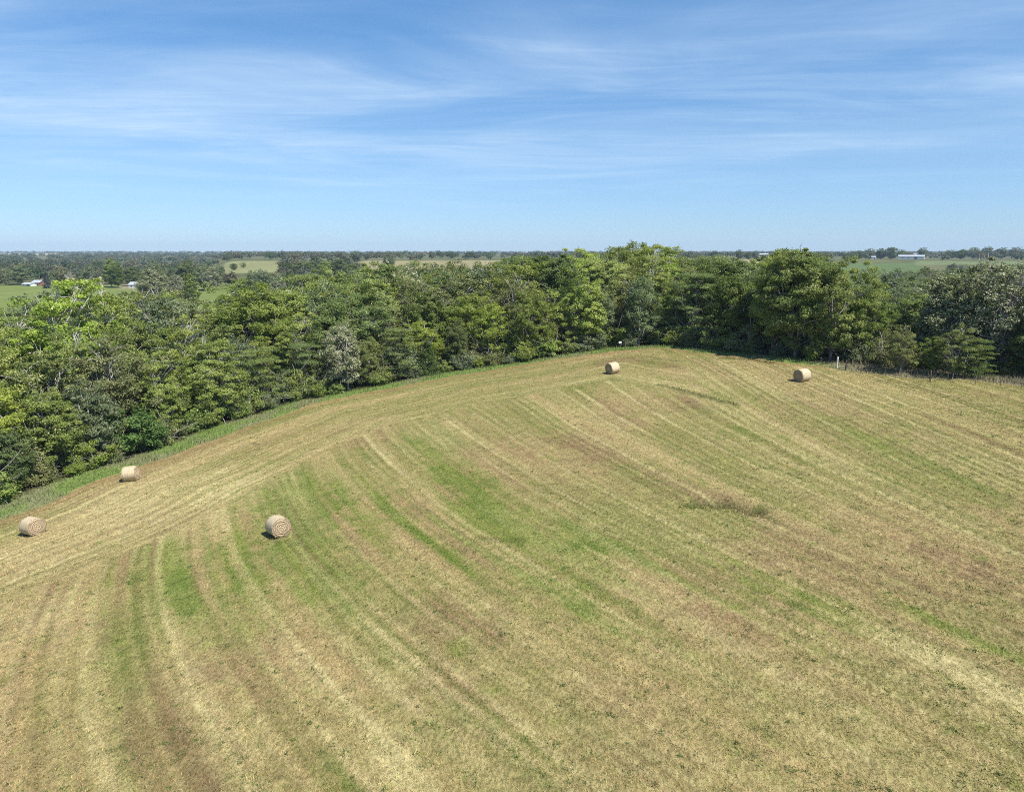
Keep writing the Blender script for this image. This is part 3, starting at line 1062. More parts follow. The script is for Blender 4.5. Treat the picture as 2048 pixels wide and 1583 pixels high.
for tries in range(6000):
    i = g.integers(3, 3 + len(edge_pts) - 1)
    t_ = g.random()
    x = POLY[i][0] * (1 - t_) + POLY[i + 1][0] * t_
    y = POLY[i][1] * (1 - t_) + POLY[i + 1][1] * t_
    r = math.hypot(x, y)
    off = g.uniform(2.8, 6.5)
    x, y = x + x / r * off, y + y / r * off
    if any((x - q[0]) ** 2 + (y - q[1]) ** 2 < 1.9 ** 2 for q in taken):
        continue
    u, v, dep = proj(x, y, gz(x, y))
    if not -20 < u < 2070:
        continue
    if u < 1200 and g.random() < 0.45:
        continue
    place_tree(['shrub', 'scrub', 'greyshrub'][g.integers(0, 3)], x, y, g.uniform(2.2, 4.2), g.uniform(0.9, 1.2), zone='under')
    taken.append((x, y, 1.8))
    n_front += 1
    if n_front >= 128:
        break
print('shrubs', n_front)

# ------------------------------------------------------------------ middle distance: trees round the pasture, farmstead, ravine on the right
mid_list = [  # kind, u, distance, height, width
    ('silver', 322, 372, 16.5, 1.35), ('silver', 372, 360, 14.0, 1.1), ('dark', 398, 352, 12.0, 0.9), ('mid', 246, 520, 19.5, 1.0),
    ('dark', 258, 512, 16.5, 0.9), ('grey', 205, 530, 14.0, 1.2), ('grey', 188, 540, 11.5, 1.2), ('spruce', 121, 505, 11.0, 0.95),
    ('grey', 70, 560, 15.0, 1.5), ('grey', 40, 548, 12.0, 1.2), ('olive', 12, 500, 12.5, 1.1), ('dark', 285, 540, 14.0, 1.1),
    ('olive', 330, 500, 17.5, 1.2), ('dark', 395, 490, 18.5, 1.2), ('grey', 425, 480, 16.0, 1.2), ('silver', 438, 470, 13.5, 1.2),
    ('olive', 150, 560, 12.0, 1.2), ('dead', 165, 535, 10.0, 1.3), ('olive', 25, 545, 7.0, 1.2), ('grey', 455, 520, 12.0, 1.2),
    ('dark', 486, 742, 7.0, 1.3), ('mid', 505, 800, 5.5, 1.6), ('dark', 462, 720, 7.0, 1.2), ('grey', 540, 470, 11.5, 1.3),
    ('silver', 570, 430, 10.5, 1.2), ('grey', 600, 440, 10.5, 1.2), ('grey', 520, 480, 10.5, 1.2), ('dark', 640, 560, 15.5, 1.5), ('dark', 690, 560, 16.0, 1.5),
    ('dark', 615, 590, 14.5, 1.4), ('mid', 665, 575, 15.5, 1.4), ('dark', 715, 550, 13.5, 1.3), ('grey', 785, 760, 16.0, 1.2),
    ('dark', 590, 620, 13.0, 1.4), ('dark', 1462, 1150, 15.0, 1.2), ('dark', 1480, 1150, 12.0, 1.2), ('grey', 1494, 1150, 13.0, 1.3),
    ('grey', 1815, 1200, 19.0, 1.2), ('dark', 1755, 1230, 21.0, 1.2), ('dark', 1735, 1240, 18.0, 1.5), ('grey', 1714, 1240, 17.0, 1.6), ('grey', 1868, 1290, 16.0, 1.7), ('dark', 1890, 1300, 18.0, 1.6), ('grey', 1915, 1290, 20.0, 1.7), ('grey', 1940, 1310, 21.0, 1.5), ('dark', 1968, 1290, 19.0, 1.7), ('grey', 1995, 1300, 20.0, 1.6), ('dark', 2022, 1290, 21.0, 1.6), ('dark', 2047, 1280, 20.0, 1.6),
    ('dark', 1693, 1230, 15.0, 1.6), ('grey', 1776, 1250, 16.0, 1.6), ('silver', 1838, 420, 13.0, 1.5), ('grey', 1870, 430, 12.0, 1.4),
    ('mid', 1945, 250, 17.0, 1.35), ('mid', 1990, 240, 16.0, 1.2), ('olive', 2030, 215, 13.0, 1.2), ('olive', 1830, 210, 9.0, 1.2)]
for kd, u, r, h, wd in mid_list:
    x, y, z = at_dist(u, r)
    place_tree(kd, x, y, h, wd, zone='mid')
    taken.append((x, y, 6))
for tries in range(1400):
    u = g.uniform(1640, 2080)
    r = math.sqrt(g.uniform(170 ** 2, 470 ** 2))
    x, y, z = at_dist(u, r)
    if float(sdf(np.array([x]), np.array([y]))[0]) > -60:
        continue
    if any((x - q[0]) ** 2 + (y - q[1]) ** 2 < (8 + 0.014 * r) ** 2 for q in taken):
        continue
    h = g.uniform(11.0, 16.5)
    ut, vt, dp = proj(x, y, z + h)
    if vt < (541 if u < 1830 else 520):
        continue
    taken.append((x, y, 8))
    place_tree(['grey', 'grey', 'olive', 'dark', 'mid'][g.integers(0, 5)], x, y, h, 1.25, zone='ravine')
print('all trees', len(TREES))


# far woods: countless crowns that read as one mass
def far_woods():
    g = np.random.default_rng(5)
    P = []
    n = 60000
    rr = 470 + (6500 - 470) * g.random(n) ** 1.6
    uu = g.uniform(-120, 2170, n)
    x, y = rr * (uu - 1024) / FPX / CP, rr
    z = ground_z(x, y)
    h = g.uniform(8.5, 14.5, n) * np.interp(rr, [500, 2500, 6000], [1, 1.0, 1.25])
    ut, vt, dp = proj(x, y, z + h)
    ub, vb, _ = proj(x, y, z)
    ok = np.ones(n, bool)
    for (u0, u1, r0, r1, c) in FIELDS:
        x0, y0, z0 = at_dist((u0 + u1) / 2, r0)
        _, v0, _ = proj(x0, y0, z0)
        inn = (uu > u0 - 4) & (uu < u1 + 4) & (rr < r1)
        ok &= ~(inn & (rr > r0 - 10))
        ok &= ~(inn & (rr <= r0 - 10) & (vt < v0 - 3))
    # house, lane and barn stay open
    ok &= ~((uu > 40) & (uu < 440) & (rr < 560))
    ok &= ~((uu > 1690) & (uu < 1860) & (rr > 900) & (rr < 1215))
    ok &= ~((uu > 1600) & (rr < 560))
    clear = fbm(x / 260, y / 260, 77, 3)
    ok &= (clear < 0.60) | (rr > 2600)
    ok &= (uu < 480) | (rr > 560) | ((uu > 540) & (uu < 720))
    idx = np.nonzero(ok)[0]
    # thin by spacing that grows with distance
    order = idx[np.argsort(rr[idx])]
    cell = {}
    keep = []
    for i in order:
        s = 9 + 0.0165 * rr[i]
        if uu[i] > 480:
            s *= 1.15
        k = (int(rr[i] / 400), int(x[i] / s), int(y[i] / s))
        if k in cell:
            continue
        cell[k] = 1
        keep.append(i)
    keep = np.array(keep)
    V, F, T, off = [], [], [], 0
    pal = np.array([(0.055, 0.085, 0.03), (0.085, 0.105, 0.045), (0.10, 0.105, 0.06), (0.07, 0.10, 0.04), (0.115, 0.11, 0.06), (0.045, 0.07, 0.03), (0.10, 0.12, 0.085)])
    for i in keep:
        near = rr[i] < 1100
        m = 420 if near else (200 if rr[i] < 2200 else 90)
        leaf = 0.75 if near else (1.2 if rr[i] < 2200 else 2.2)
        R0 = h[i] * g.uniform(0.36, 0.55) * (1.0 if rr[i] < 1200 else g.uniform(1.3, 2.4))
        ncl = 16
        cd = g.normal(0, 1, (ncl, 3))
        cd[:, 2] = np.abs(cd[:, 2]) - 0.25
        cd /= np.linalg.norm(cd, axis=1)[:, None]
        cd *= g.uniform(0.6, 1.0, (ncl, 1))
        ci = g.integers(0, ncl, m)
        o = g.normal(0, 1, (m, 3)) * 0.24
        p = (cd[ci] + o) * np.array((R0, R0, h[i] * 0.42)) + np.array((x[i], y[i], z[i] + h[i] * 0.5))
        nr = cd[ci] * 0.7 + o * 1.5 + g.normal(0, 0.4, (m, 3)) + np.array((0, 0, 0.5))
        nr /= np.linalg.norm(nr, axis=1)[:, None]
        t = g.normal(0, 1, (m, 3))
        t -= (t * nr).sum(1)[:, None] * nr
        t /= np.linalg.norm(t, axis=1)[:, None]
        b = np.cross(nr, t)
        L = leaf * g.uniform(0.6, 1.3, (m, 1))
        V.append(np.stack([p - t * L, p - b * L * 0.7, p + t * L, p + b * L * 0.7], 1).reshape(-1, 3))
        F.append(np.arange(4 * m, dtype=np.int32).reshape(-1, 4) + off)
        off += 4 * m
        base = pal[g.integers(0, len(pal))] * g.uniform(0.8, 1.25)
        T.append(np.repeat(base[None] * g.uniform(0.7, 1.4, (m, 1)), 4, 0))
    print('far crowns', len(keep), off // 4)
    me = np_mesh('far_woods', np.concatenate(V), np.concatenate(F), M_BLADE, np.concatenate(T))
    tag(link('far_woods', me), 'far woodland spreading in a hazy mass to the horizon', 'woods', kind='stuff')


far_woods()

# ------------------------------------------------------------------ labels of the trees
ORD = ['first', 'second', 'third', 'fourth', 'fifth', 'sixth', 'seventh', 'eighth', 'ninth', 'tenth', 'eleventh', 'twelfth',
       'thirteenth', 'fourteenth', 'fifteenth', 'sixteenth', 'seventeenth', 'eighteenth', 'nineteenth', 'twentieth']
SECTORS = [(-200, 160, 'above leftmost bale'), (160, 420, 'above bale by verge'), (420, 700, 'above nearest bale'),
           (700, 1000, 'left of far bale'), (1000, 1330, 'behind far bale'), (1330, 1500, 'at far field corner'),
           (1500, 1700, 'behind right bale'), (1700, 1870, 'right of white post'), (1870, 2400, 'at right photo edge')]
ROWS = {'front': 'at field edge', 'middle': 'second rank of wood', 'back': 'deep in wood', 'shrubs': 'beside uncut verge', 'under': 'under edge trees',
        'mid': 'far beyond wood', 'ravine': 'in ravine behind wood'}
GROUPS = {'front': 'trees along the hay field edge', 'middle': 'trees inside the near wood', 'back': 'trees at the back of the near wood',
          'shrubs': 'shrubs along the uncut verge', 'under': 'undergrowth beneath the edge trees', 'mid': 'trees far beyond the wood', 'ravine': 'trees in the ravine on the right'}


def write_labels():
    cells = {}
    for t in TREES:
        sec = next((s for a, b, s in SECTORS if a <= t['u'] < b), SECTORS[-1][2])
        cells.setdefault((t['kind'], t['zone'], sec), []).append(t)
    for (kd, zn, sec), ts in cells.items():
        ts.sort(key=lambda q: q['u'])
        for i, t in enumerate(ts):
            look = KINDS[kd][14]
            if kd in ('vivid',) and t['zone'] == 'front':
                look = 'vivid green rounded bush'
            if len(ts) == 1:
                lab = f'{look} {ROWS[zn]}, {sec}'
            elif len(ts) == 2:
                lab = f'{["left", "right"][i]} {look} {ROWS[zn]}, {sec}'
            elif i == 0:
                lab = f'leftmost {look} {ROWS[zn]}, {sec}'
            elif i == len(ts) - 1:
                lab = f'rightmost {look} {ROWS[zn]}, {sec}'
            else:
                lab = f'{ORD[min(i, 19)]} {look} from left, {ROWS[zn]}, {sec}'
            tag(t['o'], lab, 'bush' if kd == 'vivid' else ('shrub' if 'shrub' in kd or kd == 'scrub' else 'tree'), GROUPS[zn])


write_labels()

# ------------------------------------------------------------------ hay bales
def bale_materials():
    m, t = new_mat('bale_wrap')
    g = t.n('ShaderNodeTexCoord')
    s = t.n('ShaderNodeSeparateXYZ', ins={0: g.outputs['Object']})
    mp = t.n('ShaderNodeMapping', ins={0: g.outputs['Object'], 3: (5, 1.3, 1.3)})
    band = t.noise(mp.outputs[0], 2.2, 4, 0.6)
    fine = t.noise(g.outputs['Object'], 26, 3, 0.7)
    c = t.mix(t.maprange(band, 0.3, 0.7), (0.39, 0.315, 0.19), (0.54, 0.45, 0.295))
    c = t.mix(t.maprange(fine, 0.55, 0.75, 0, 0.6), c, (0.30, 0.23, 0.13))
    b = t.n('ShaderNodeBump', ins={'Strength': 0.6, 'Distance': 0.03, 'Height': fine})
    p = t.n('ShaderNodeBsdfPrincipled', ins={'Base Color': c, 'Roughness': 0.75, 'Normal': b.outputs[0]})
    wrap = finish(m, t, p.outputs[0])
    m, t = new_mat('bale_end')
    g = t.n('ShaderNodeTexCoord')
    s = t.n('ShaderNodeSeparateXYZ', ins={0: g.outputs['Object']})
    yy = s.outputs[1]
    zz_ = t.math('SUBTRACT', s.outputs[2], 0.74)
    r = t.math('SQRT', t.math('ADD', t.math('MULTIPLY', yy, yy), t.math('MULTIPLY', zz_, zz_)))
    ang = t.math('ARCTAN2', zz_, yy)
    nz = t.noise(g.outputs['Object'], 4.0, 4, 0.65)
    ph = t.math('ADD', t.math('MULTIPLY', r, 7.0), t.math('MULTIPLY', ang, 0.1592))
    ph = t.math('ADD', ph, t.math('MULTIPLY', nz, 0.8))
    ring = t.math('FRACT', ph)
    ring = t.maprange(t.math('ABSOLUTE', t.math('SUBTRACT', ring, 0.5)), 0.0, 0.28)
    fine = t.noise(g.outputs['Object'], 30, 3, 0.7)
    c = t.mix(ring, (0.255, 0.18, 0.11), (0.42, 0.32, 0.20))
    c = t.mix(t.maprange(fine, 0.45, 0.7, 0, 0.45), c, (0.48, 0.37, 0.23))
    core = t.maprange(r, 0.32, 0.20)
    c = t.mix(t.math('MULTIPLY', core, 0.45), c, (0.58, 0.46, 0.28))
    b = t.n('ShaderNodeBump', ins={'Strength': 0.9, 'Distance': 0.05, 'Height': t.math('ADD', ring, fine)})
    p = t.n('ShaderNodeBsdfPrincipled', ins={'Base Color': c, 'Roughness': 0.9, 'Normal': b.outputs[0]})
    return wrap, finish(m, t, p.outputs[0])


M_WRAP, M_END = bale_materials()
BR, BL = 0.75, 1.22


def bale_profile(a, k):
    """slightly sagging round: flat at the ground, shoulders a little wide"""
    y = BR * 1.03 * math.sin(a)
    z = -BR * 0.97 * math.cos(a)
    z = max(z, -BR * 0.93)
    return y + 0.012 * math.sin(5 * a + k), z + 0.74 + 0.010 * math.sin(7 * a + 2 * k)


def make_bale(seed):
    g_ = random.Random(seed)
    NA, NX = 56, 12
    bm = bmesh.new()
    rings = []
    for i in range(NX + 1):
        fx = i / NX
        x = (fx - 0.5) * BL
        edge = min(i, NX - i)
        shrink = 1.0 - (0.045 if edge == 0 else (0.012 if edge == 1 else 0.0)) + g_.uniform(-0.006, 0.006)
        ring = []
        for j in range(NA):
            a = 2 * math.pi * j / NA
            y, z = bale_profile(a, seed)
            ring.append(bm.verts.new((x, y * shrink, max(0.02, 0.74 + (z - 0.74) * shrink + g_.uniform(-0.006, 0.006)))))
        rings.append(ring)
    for i in range(NX):
        for j in range(NA):
            k = (j + 1) % NA
            bm.faces.new((rings[i][j], rings[i][k], rings[i + 1][k], rings[i + 1][j]))
    wrap = bm_mesh('bale_wrap', bm, M_WRAP, True)
    ends = []
    for sgn in (-1, 1):
        bm = bmesh.new()
        prev = None
        NR = 9
        for i in range(NR + 1):
            f = 1 - i / NR
            ring = []
            bulge = 0.035 + 0.055 * (1 - f * f)
            if i == NR:
                ctr = bm.verts.new((sgn * (BL / 2 + 0.075), 0, 0.74))
                for j in range(NA):
                    bm.faces.new((prev[j], prev[(j + 1) % NA], ctr))
                break
            for j in range(NA):
                a = 2 * math.pi * j / NA
                y, z = bale_profile(a, seed)
                sc = f * (0.955 if i == 0 else 0.985)
                x = BL / 2 - 0.03 if i == 0 else BL / 2 + bulge - 0.03 + 0.022 * math.sin(i * 2.1 + j * 0.11 * 3) + g_.uniform(-0.009, 0.009)
                ring.append(bm.verts.new((sgn * x, y * sc, max(0.025, 0.74 + (z - 0.74) * sc))))
            if prev:
                for j in range(NA):
                    k = (j + 1) % NA
                    bm.faces.new((prev[j], prev[k], ring[k], ring[j]))
            prev = ring
        ends.append(bm_mesh('bale_end', bm, M_END, False))
    # stray stalks round the shoulders
    n = 420
    gg = np.random.default_rng(seed)
    a = gg.uniform(0.35, 2 * math.pi - 0.35, n)
    sx = np.where(gg.random(n) < 0.5, -1, 1) * (BL / 2 - gg.uniform(-0.05, 0.12, n))
    p0 = np.stack([sx, BR * 0.99 * np.sin(a), 0.74 - BR * 0.95 * np.cos(a)], -1)
    p0[:, 2] = np.maximum(p0[:, 2], 0.03)
    dr = np.stack([np.sign(sx) * gg.uniform(0, 1, n), np.sin(a), -np.cos(a)], -1) + gg.normal(0, 0.7, (n, 3))
    dr /= np.linalg.norm(dr, axis=1)[:, None]
    p1 = p0 + dr * gg.uniform(0.04, 0.14, n)[:, None]
    p1[:, 2] = np.maximum(p1[:, 2], 0.01)
    m_ = 700                                            # hay dropped on the ground round the bale
    th, rr_ = gg.uniform(0, 2 * math.pi, m_), gg.uniform(0.6, 1.35, m_)
    q0 = np.stack([np.cos(th) * rr_ * 1.05, np.sin(th) * rr_, gg.uniform(0.05, 0.13, m_)], -1)
    q1 = q0 + np.stack([gg.normal(0, 0.1, m_), gg.normal(0, 0.1, m_), gg.uniform(-0.02, 0.05, m_)], -1)
    p0, p1 = np.concatenate([p0, q0]), np.concatenate([p1, q1])
    n += m_
    side = gg.normal(0, 0.010, (n, 3))
    stal = np_mesh('stray_stalks', np.stack([p0 - side, p0 + side, p1], 1).reshape(-1, 3), np.arange(3 * n, dtype=np.int32).reshape(-1, 3), M_BLADE,
                   np.repeat(np.array((0.45, 0.36, 0.2)) * gg.uniform(0.6, 1.3, (n, 1)), 3, 0))
    return wrap, ends, stal


bales = [  # u, v of the foot, direction the visible end faces (degrees from straight right, turning towards the camera), label
    (560, 1072, 67, 'nearest round hay bale, its ringed end facing lower right'),
    (70, 1070, 62, 'leftmost round hay bale low on the pale slope at the photo edge'),
    (265, 962, 22, 'round hay bale beside the green verge at the left trees'),
    (1226, 748, 141, 'small round hay bale near the far trees with shaded left end'),
    (1604, 764, 134, 'round hay bale on the right rise with dark shaded end')]
for i, (u, v, aim, lab) in enumerate(bales):
    x, y, z = hit(u, v)
    # the foot in the photo is the front of the bale
    x, y = x * 1.006, y * 1.006
    e = 0.4
    nx_ = -(gz(x + e, y) - gz(x - e, y)) / (2 * e)
    ny_ = -(gz(x, y + e) - gz(x, y - e)) / (2 * e)
    # viewed along the ray, so the end keeps its angle to the viewer
    az = math.atan2(x, y)
    o = empty('hay_bale', (x, y, gz(x, y) - 0.07), 0, lab, 'hay bale', 'round hay bales on the mown field')
    from mathutils import Vector, Matrix
    nrm = Vector((nx_, ny_, 1)).normalized()
    ax = Vector((math.cos(R(-aim) - az), math.sin(R(-aim) - az), 0))
    ax = (ax - nrm * ax.dot(nrm)).normalized()
    ay = nrm.cross(ax)
    rot = Matrix((ax, ay, nrm)).transposed()
    o.rotation_mode = 'QUATERNION'
    o.rotation_quaternion = rot.to_quaternion()
    wrap, ends, stal = make_bale(11 + i)
    link('wrap', wrap, o)
    for e_ in ends:
        link('end_face', e_, o)
    tag(link('loose_straw', stal, o), kind='stuff')

# ------------------------------------------------------------------ fence on the right edge, white post, small sign
M_WOOD = plain_material('weathered_post', (0.05, 0.04, 0.03), (0.12, 0.10, 0.08), 8, 0.9)
M_STEEL = plain_material('rusty_steel', (0.10, 0.09, 0.08), (0.2, 0.17, 0.14), 9, 0.7, 0.3)
M_WHITE = plain_material('white_paint', (0.62, 0.61, 0.57), (0.78, 0.77, 0.74), 6, 0.6)


def round_post(h, r0, r1, tilt=(0, 0), sides=10):
    zs = np.linspace(-0.3, h, 6)
    path = np.stack([tilt[0] * zs, tilt[1] * zs, zs], -1)
    V, F = tube_arrays(path, np.linspace(r0, r1, 6), sides)
    bm = bmesh.new()
    vs = [bm.verts.new(v) for v in V]
    for f in F:
        bm.faces.new([vs[k] for k in f])
    bm.faces.new(vs[-sides:])
    return bm


fence_uv = [(1640, 731), (1691, 740), (1733, 746), (1770, 750), (1813, 756), (1860, 762), (1905, 765), (1950, 769), (2000, 774), (2042, 778), (2090, 783)]
fp = []
for u, v in fence_uv:
    fp.append(hit(u, v))
fe = empty('wire_fence', fp[5], 0, 'old wire fence with dark posts along the right field edge', 'fence')
for k, p in enumerate(fp):
    wood = k in (1, 5)
    bm = round_post(1.2 if wood else 1.0, 0.09 if wood else 0.025, 0.075 if wood else 0.022, (rng.normal(0, 0.03), rng.normal(0, 0.03)), 9 if wood else 5)
    o = link('post', bm_mesh('fence_post', bm, M_WOOD if wood else M_STEEL, True), fe)
    o.location = (p[0] - fp[5][0], p[1] - fp[5][1], p[2] - fp[5][2])
for hz in (0.35, 0.65, 0.95, 1.12):
    path = []
    for k in range(len(fp) - 1):
        for s in np.linspace(0, 1, 5)[:-1]:
            q = [fp[k][i] * (1 - s) + fp[k + 1][i] * s - fp[5][i] for i in range(3)]
            path.append((q[0], q[1], q[2] + hz - 0.05 * math.sin(math.pi * s)))
    V, F = tube_arrays(path, np.full(len(path), 0.006), 4)
    link('wire', np_mesh('fence_wire', V, F, M_STEEL), fe)

x, y, z = hit(1674, 735)
wp = empty('marker_post', (x, y, z), 0, 'plain white post standing at the right tree edge', 'post')
link('post', bm_mesh('marker_post', round_post(1.25, 0.075, 0.07, (0.01, 0.0)), M_WHITE, True), wp)
bm = bmesh.new()
add_box(bm, (0.0125, 0, 1.275), (0.17, 0.17, 0.05))
bmesh.ops.bevel(bm, geom=bm.edges[:], offset=0.015, segments=2, affect='EDGES')
link('cap', bm_mesh('post_cap', bm, M_WHITE), wp)

x, y, z = hit(1240, 697)
sg = empty('field_sign', (x, y, z), R(6), 'small white blank sign by the trees at the far field end', 'sign')
bm = bmesh.new()
add_box(bm, (0, 0, 0.98), (0.46, 0.02, 0.34))
bmesh.ops.bevel(bm, geom=bm.edges[:], offset=0.004, segments=1, affect='EDGES')
link('sign_board', bm_mesh('sign_board', bm, M_WHITE), sg)
link('post', bm_mesh('sign_post', round_post(1.0, 0.03, 0.03, (0, 0.0)), M_STEEL, True), sg).location = (0, 0.05, 0)
x, y, z = hit(1250, 699)
cp = empty('corner_post', (x, y, z), 0, 'thin dark wooden post right of the small white sign', 'post')
link('post', bm_mesh('corner_post', round_post(1.3, 0.09, 0.08, (0.02, 0)), M_WOOD, True), cp)
bm = bmesh.new()
add_box(bm, (0.03, -0.09, 0.9), (0.1, 0.03, 0.06))
link('staple', bm_mesh('fence_staple', bm, M_STEEL), cp)

# ------------------------------------------------------------------ farmstead, barns, pole and masts in the distance
M_RED = plain_material('red_brick', (0.19, 0.065, 0.045), (0.27, 0.10, 0.07), 1.5, 0.85)
M_ROOF = plain_material('grey_roof', (0.17, 0.19, 0.22), (0.26, 0.28, 0.31), 1.0, 0.6)
M_METAL = plain_material('pale_metal_roof', (0.42, 0.46, 0.50), (0.52, 0.55, 0.58), 0.6, 0.4, 0.2)
M_GLASS = plain_material('dark_window', (0.03, 0.035, 0.04), (0.05, 0.055, 0.06), 3, 0.15)
M_WALL = plain_material('white_wall', (0.60, 0.60, 0.58), (0.74, 0.74, 0.72), 0.8, 0.7)
M_TAN = plain_material('weathered_pole', (0.40, 0.35, 0.27), (0.52, 0.47, 0.38), 3, 0.8)
M_DOOR = plain_material('dark_doorway', (0.07, 0.06, 0.055), (0.12, 0.10, 0.09), 3, 0.7)


def gable(bm, L, Wd, h0, rise, over=0.4, th=0.18):
    """roof of two thick slopes, ridge along x"""
    for s in (-1, 1):
        a = [(-L / 2 - over, s * (Wd / 2 + over), h0 - over * rise / (Wd / 2)), (L / 2 + over, s * (Wd / 2 + over), h0 - over * rise / (Wd / 2)), (L / 2 + over, 0, h0 + rise), (-L / 2 - over, 0, h0 + rise)]
        lo = [bm.verts.new(p) for p in a]
        hi = [bm.verts.new((p[0], p[1], p[2] + th)) for p in a]
        bm.faces.new(lo)
        bm.faces.new(hi)
        for k in range(4):
            bm.faces.new((lo[k], lo[(k + 1) % 4], hi[(k + 1) % 4], hi[k]))


def building(name, loc, rz, L, Wd, h, rise, wall, roof, label, cat, wins, door=None, chimney=None):
    o = empty(name, loc, rz, label, cat)
    bm = bmesh.new()
    v = [bm.verts.new(p) for p in ((-L / 2, -Wd / 2, -0.5), (L / 2, -Wd / 2, -0.5), (L / 2, Wd / 2, -0.5), (-L / 2, Wd / 2, -0.5),
                                   (-L / 2, -Wd / 2, h), (L / 2, -Wd / 2, h), (L / 2, Wd / 2, h), (-L / 2, Wd / 2, h), (-L / 2, 0, h + rise), (L / 2, 0, h + rise))]
    for f in ((0, 1, 5, 4), (2, 3, 7, 6), (1, 2, 6, 9, 5), (3, 0, 4, 8, 7)):
        bm.faces.new([v[i] for i in f])
    link('wall', bm_mesh(name + '_wall', bm, wall), o)
    bm = bmesh.new()
    gable(bm, L, Wd, h + 0.02, rise)
    rf = link('roof', bm_mesh(name + '_roof', bm, roof), o)
    if chimney:
        bm = bmesh.new()
        add_box(bm, (chimney, 0.6, h + rise + 0.3), (0.8, 0.8, 1.8))
        link('chimney', bm_mesh('chimney', bm, M_RED), rf)
    for (wx, wz, ww, wh) in wins:
        bm = bmesh.new()
        add_box(bm, (wx, -Wd / 2 - 0.03, wz), (ww, 0.1, wh))
        wf = link('window', bm_mesh('window_frame', bm, M_WHITE), o)
        bm = bmesh.new()
        add_box(bm, (wx, -Wd / 2 - 0.07, wz), (ww - 0.2, 0.1, wh - 0.2))
        link('pane', bm_mesh('window_pane', bm, M_GLASS), wf)
    if door:
        bm = bmesh.new()
        add_box(bm, (door[0], -Wd / 2 - 0.04, door[2] / 2), (door[1], 0.1, door[2]))
        link('door', bm_mesh('door', bm, M_DOOR), o)
    return o


x, y, z = at_dist(105, 548)
building('brick_house', (x, y, z - 0.6), R(-12), 6.5, 6, 2.9, 1.5, M_RED, M_METAL, 'red brick house with pale roof beside the blue-grey spruce', 'house',
         [(-2.1, 1.6, 1.1, 1.2), (2.0, 1.6, 1.1, 1.2)], (0, 1.0, 2.1), 1.6)
x, y, z = at_dist(86, 540)
building('farm_shed', (x, y, z - 0.6), R(-16), 7.5, 5, 2.0, 0.9, M_WALL, M_METAL, 'low white shed left of the red brick house', 'shed', [(-2.2, 1.5, 1.0, 1.0)], (1.6, 2.4, 2.1))
x, y, z = at_dist(297, 515)
building('white_house', (x, y, z - 0.5), R(-8), 10, 6, 2.6, 1.6, M_WALL, M_METAL, 'white farmhouse half hidden by the big silver pasture tree', 'house', [(-3, 1.6, 1.2, 1.2), (0, 1.6, 1.2, 1.2)], (3, 1.3, 2.1))
x, y, z = at_dist(1795, 1180)
building('long_barn', (x, y, z + 1.2), R(-30), 36, 11, 3.8, 2.2, M_WALL, M_METAL, 'long low white barn below the far right trees', 'barn', [(-12, 2, 2, 1.4), (-4, 2, 2, 1.4)], (6, 4, 3.4))
x, y, z = at_dist(1806, 1225)
building('white_barn', (x, y, z + 3.0), R(-30), 12, 9, 4.6, 2.6, M_WALL, M_METAL, 'smaller white barn rising behind the long low barn', 'barn', [(-3, 2.4, 1.6, 1.6)], (2.5, 3.4, 3.2))
x, y, z = at_dist(1722, 1200)
building('small_shed', (x, y, z + 1.0), R(-25), 6, 5, 3.2, 1.3, M_WALL, M_METAL, 'tiny white shed left of the long low barn', 'shed', [(-1.5, 1.8, 1.0, 1.0)], (1.2, 1.6, 2.2))
x, y, z = at_dist(1508, 1240)
building('pale_shed', (x, y, z + 4), R(-14), 17, 9, 4.0, 1.6, M_WALL, M_METAL, 'pale shed on the skyline right of the two lone trees', 'shed', [(-5, 2, 1.6, 1.2)], (2, 4, 3.2))
x, y, z = at_dist(8, 3300)
building('distant_barn', (x, y, z + 6), R(30), 46, 20, 8.0, 4.0, M_WALL, M_METAL, 'white farm building on the far left horizon', 'barn', [(-8, 4, 4, 3)], (6, 6, 6))
x, y, z = at_dist(2046, 330)
building('red_barn', (x, y, z + 10.5), R(-35), 9, 7, 3.2, 2.4, M_RED, M_ROOF, 'dark red barn showing at the right photo edge', 'barn', [(-2.4, 1.7, 1.1, 1.2)], (1.5, 2.6, 2.6))


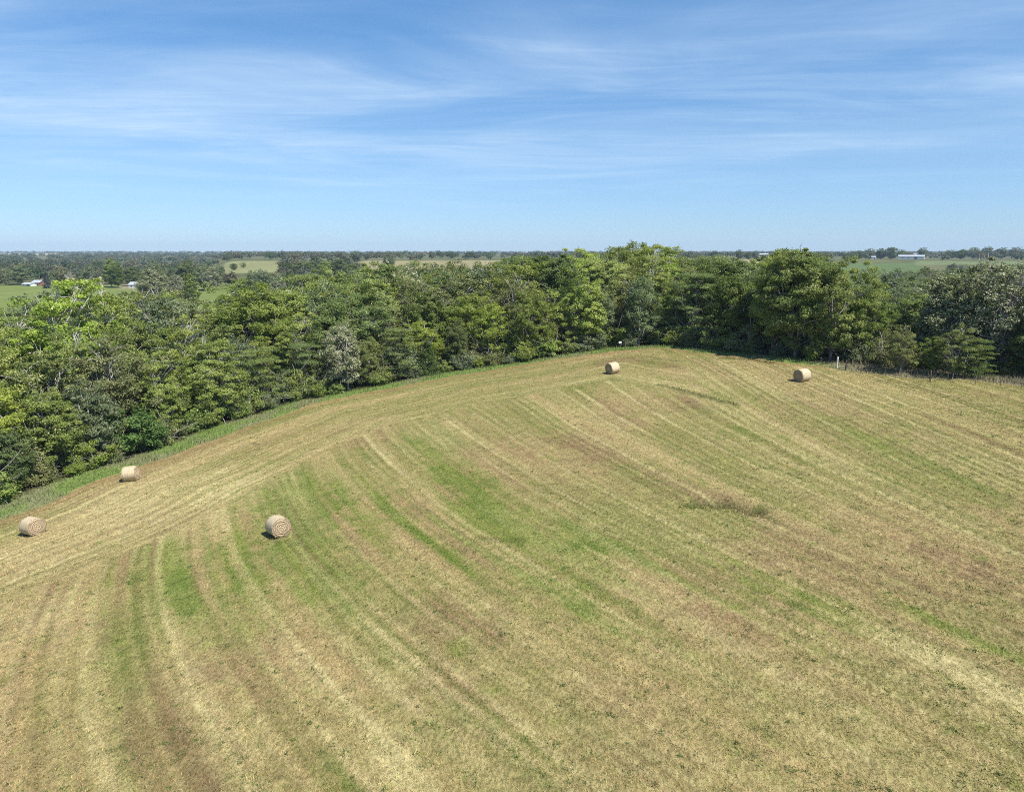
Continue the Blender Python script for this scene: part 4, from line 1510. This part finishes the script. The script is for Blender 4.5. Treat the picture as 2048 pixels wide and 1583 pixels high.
def lattice(name, loc, h, w0, label):
    o = empty(name, loc, 0, label, 'mast')
    bm = bmesh.new()
    segs = max(6, int(h / 6))
    for k in range(3):
        a = k * 2.094
        V, F = tube_arrays([(w0 * math.cos(a), w0 * math.sin(a), -1), (w0 * math.cos(a), w0 * math.sin(a), h)], [0.14, 0.12], 4)
        vs = [bm.verts.new(v) for v in V]
        for f in F:
            bm.faces.new([vs[q] for q in f])
    for s in range(segs):
        for k in range(3):
            a, b = k * 2.094, (k + 1) * 2.094
            z0, z1 = h * s / segs, h * (s + 1) / segs
            V, F = tube_arrays([(w0 * math.cos(a), w0 * math.sin(a), z0), (w0 * math.cos(b), w0 * math.sin(b), z1)], [0.09, 0.09], 3)
            vs = [bm.verts.new(v) for v in V]
            for f in F:
                bm.faces.new([vs[q] for q in f])
    link('lattice', bm_mesh('mast_lattice', bm, M_METAL), o)
    bm = bmesh.new()
    add_box(bm, (0, 0, h + 1.5), (0.16, 0.16, 3.4))
    add_box(bm, (0.0, 0, h + 0.6), (2.6, 0.14, 0.14))
    link('aerial', bm_mesh('mast_aerial', bm, M_METAL), o)


x, y, z = at_dist(1120, 2200)
lattice('radio_mast', (x, y, z), 20 - z + (503 - 488) / FPX * 2200, 0.7, 'thin lattice radio mast on the skyline above the middle trees')
x, y, z = at_dist(730, 3000)
lattice('radio_mast', (x, y, z), 20 - z + (503 - 498) / FPX * 3000, 0.7, 'faint radio mast on the horizon above the tan field')

x, y, z = at_dist(226, 455)
up_ = empty('utility_pole', (x, y, z), R(20), 'pale wooden utility pole by the farm lane', 'utility pole')
link('pole', bm_mesh('utility_pole', round_post(9.4, 0.34, 0.28, (-0.035, 0)), M_TAN, True), up_)
bm = bmesh.new()
add_box(bm, (-0.29, -0.3, 8.6), (2.2, 0.16, 0.2))
link('crossarm', bm_mesh('pole_crossarm', bm, M_TAN), up_)
for s in (-1, 0.1, 0.95):
    bm = round_post(0.28, 0.07, 0.05)
    o = link('insulator', bm_mesh('insulator', bm, M_WHITE, True), up_)
    o.location = (-0.29 + s, -0.3, 8.75)

# ------------------------------------------------------------------ air that fades the far woods to blue
bm = bmesh.new()
add_box(bm, (0, 3000, 55), (20000, 16000, 150))
m, t = new_mat('haze')
pv = t.n('ShaderNodeVolumePrincipled', ins={'Color': (0.62, 0.80, 1.0, 1.0), 'Density': 0.00009, 'Anisotropy': 0.0})
o_ = t.n('ShaderNodeOutputMaterial')
t.t.links.new(pv.outputs[0], o_.inputs['Volume'])
tag(link('haze', bm_mesh('haze', bm, m)), 'thin blue summer haze over the distant country', 'haze', kind='stuff')
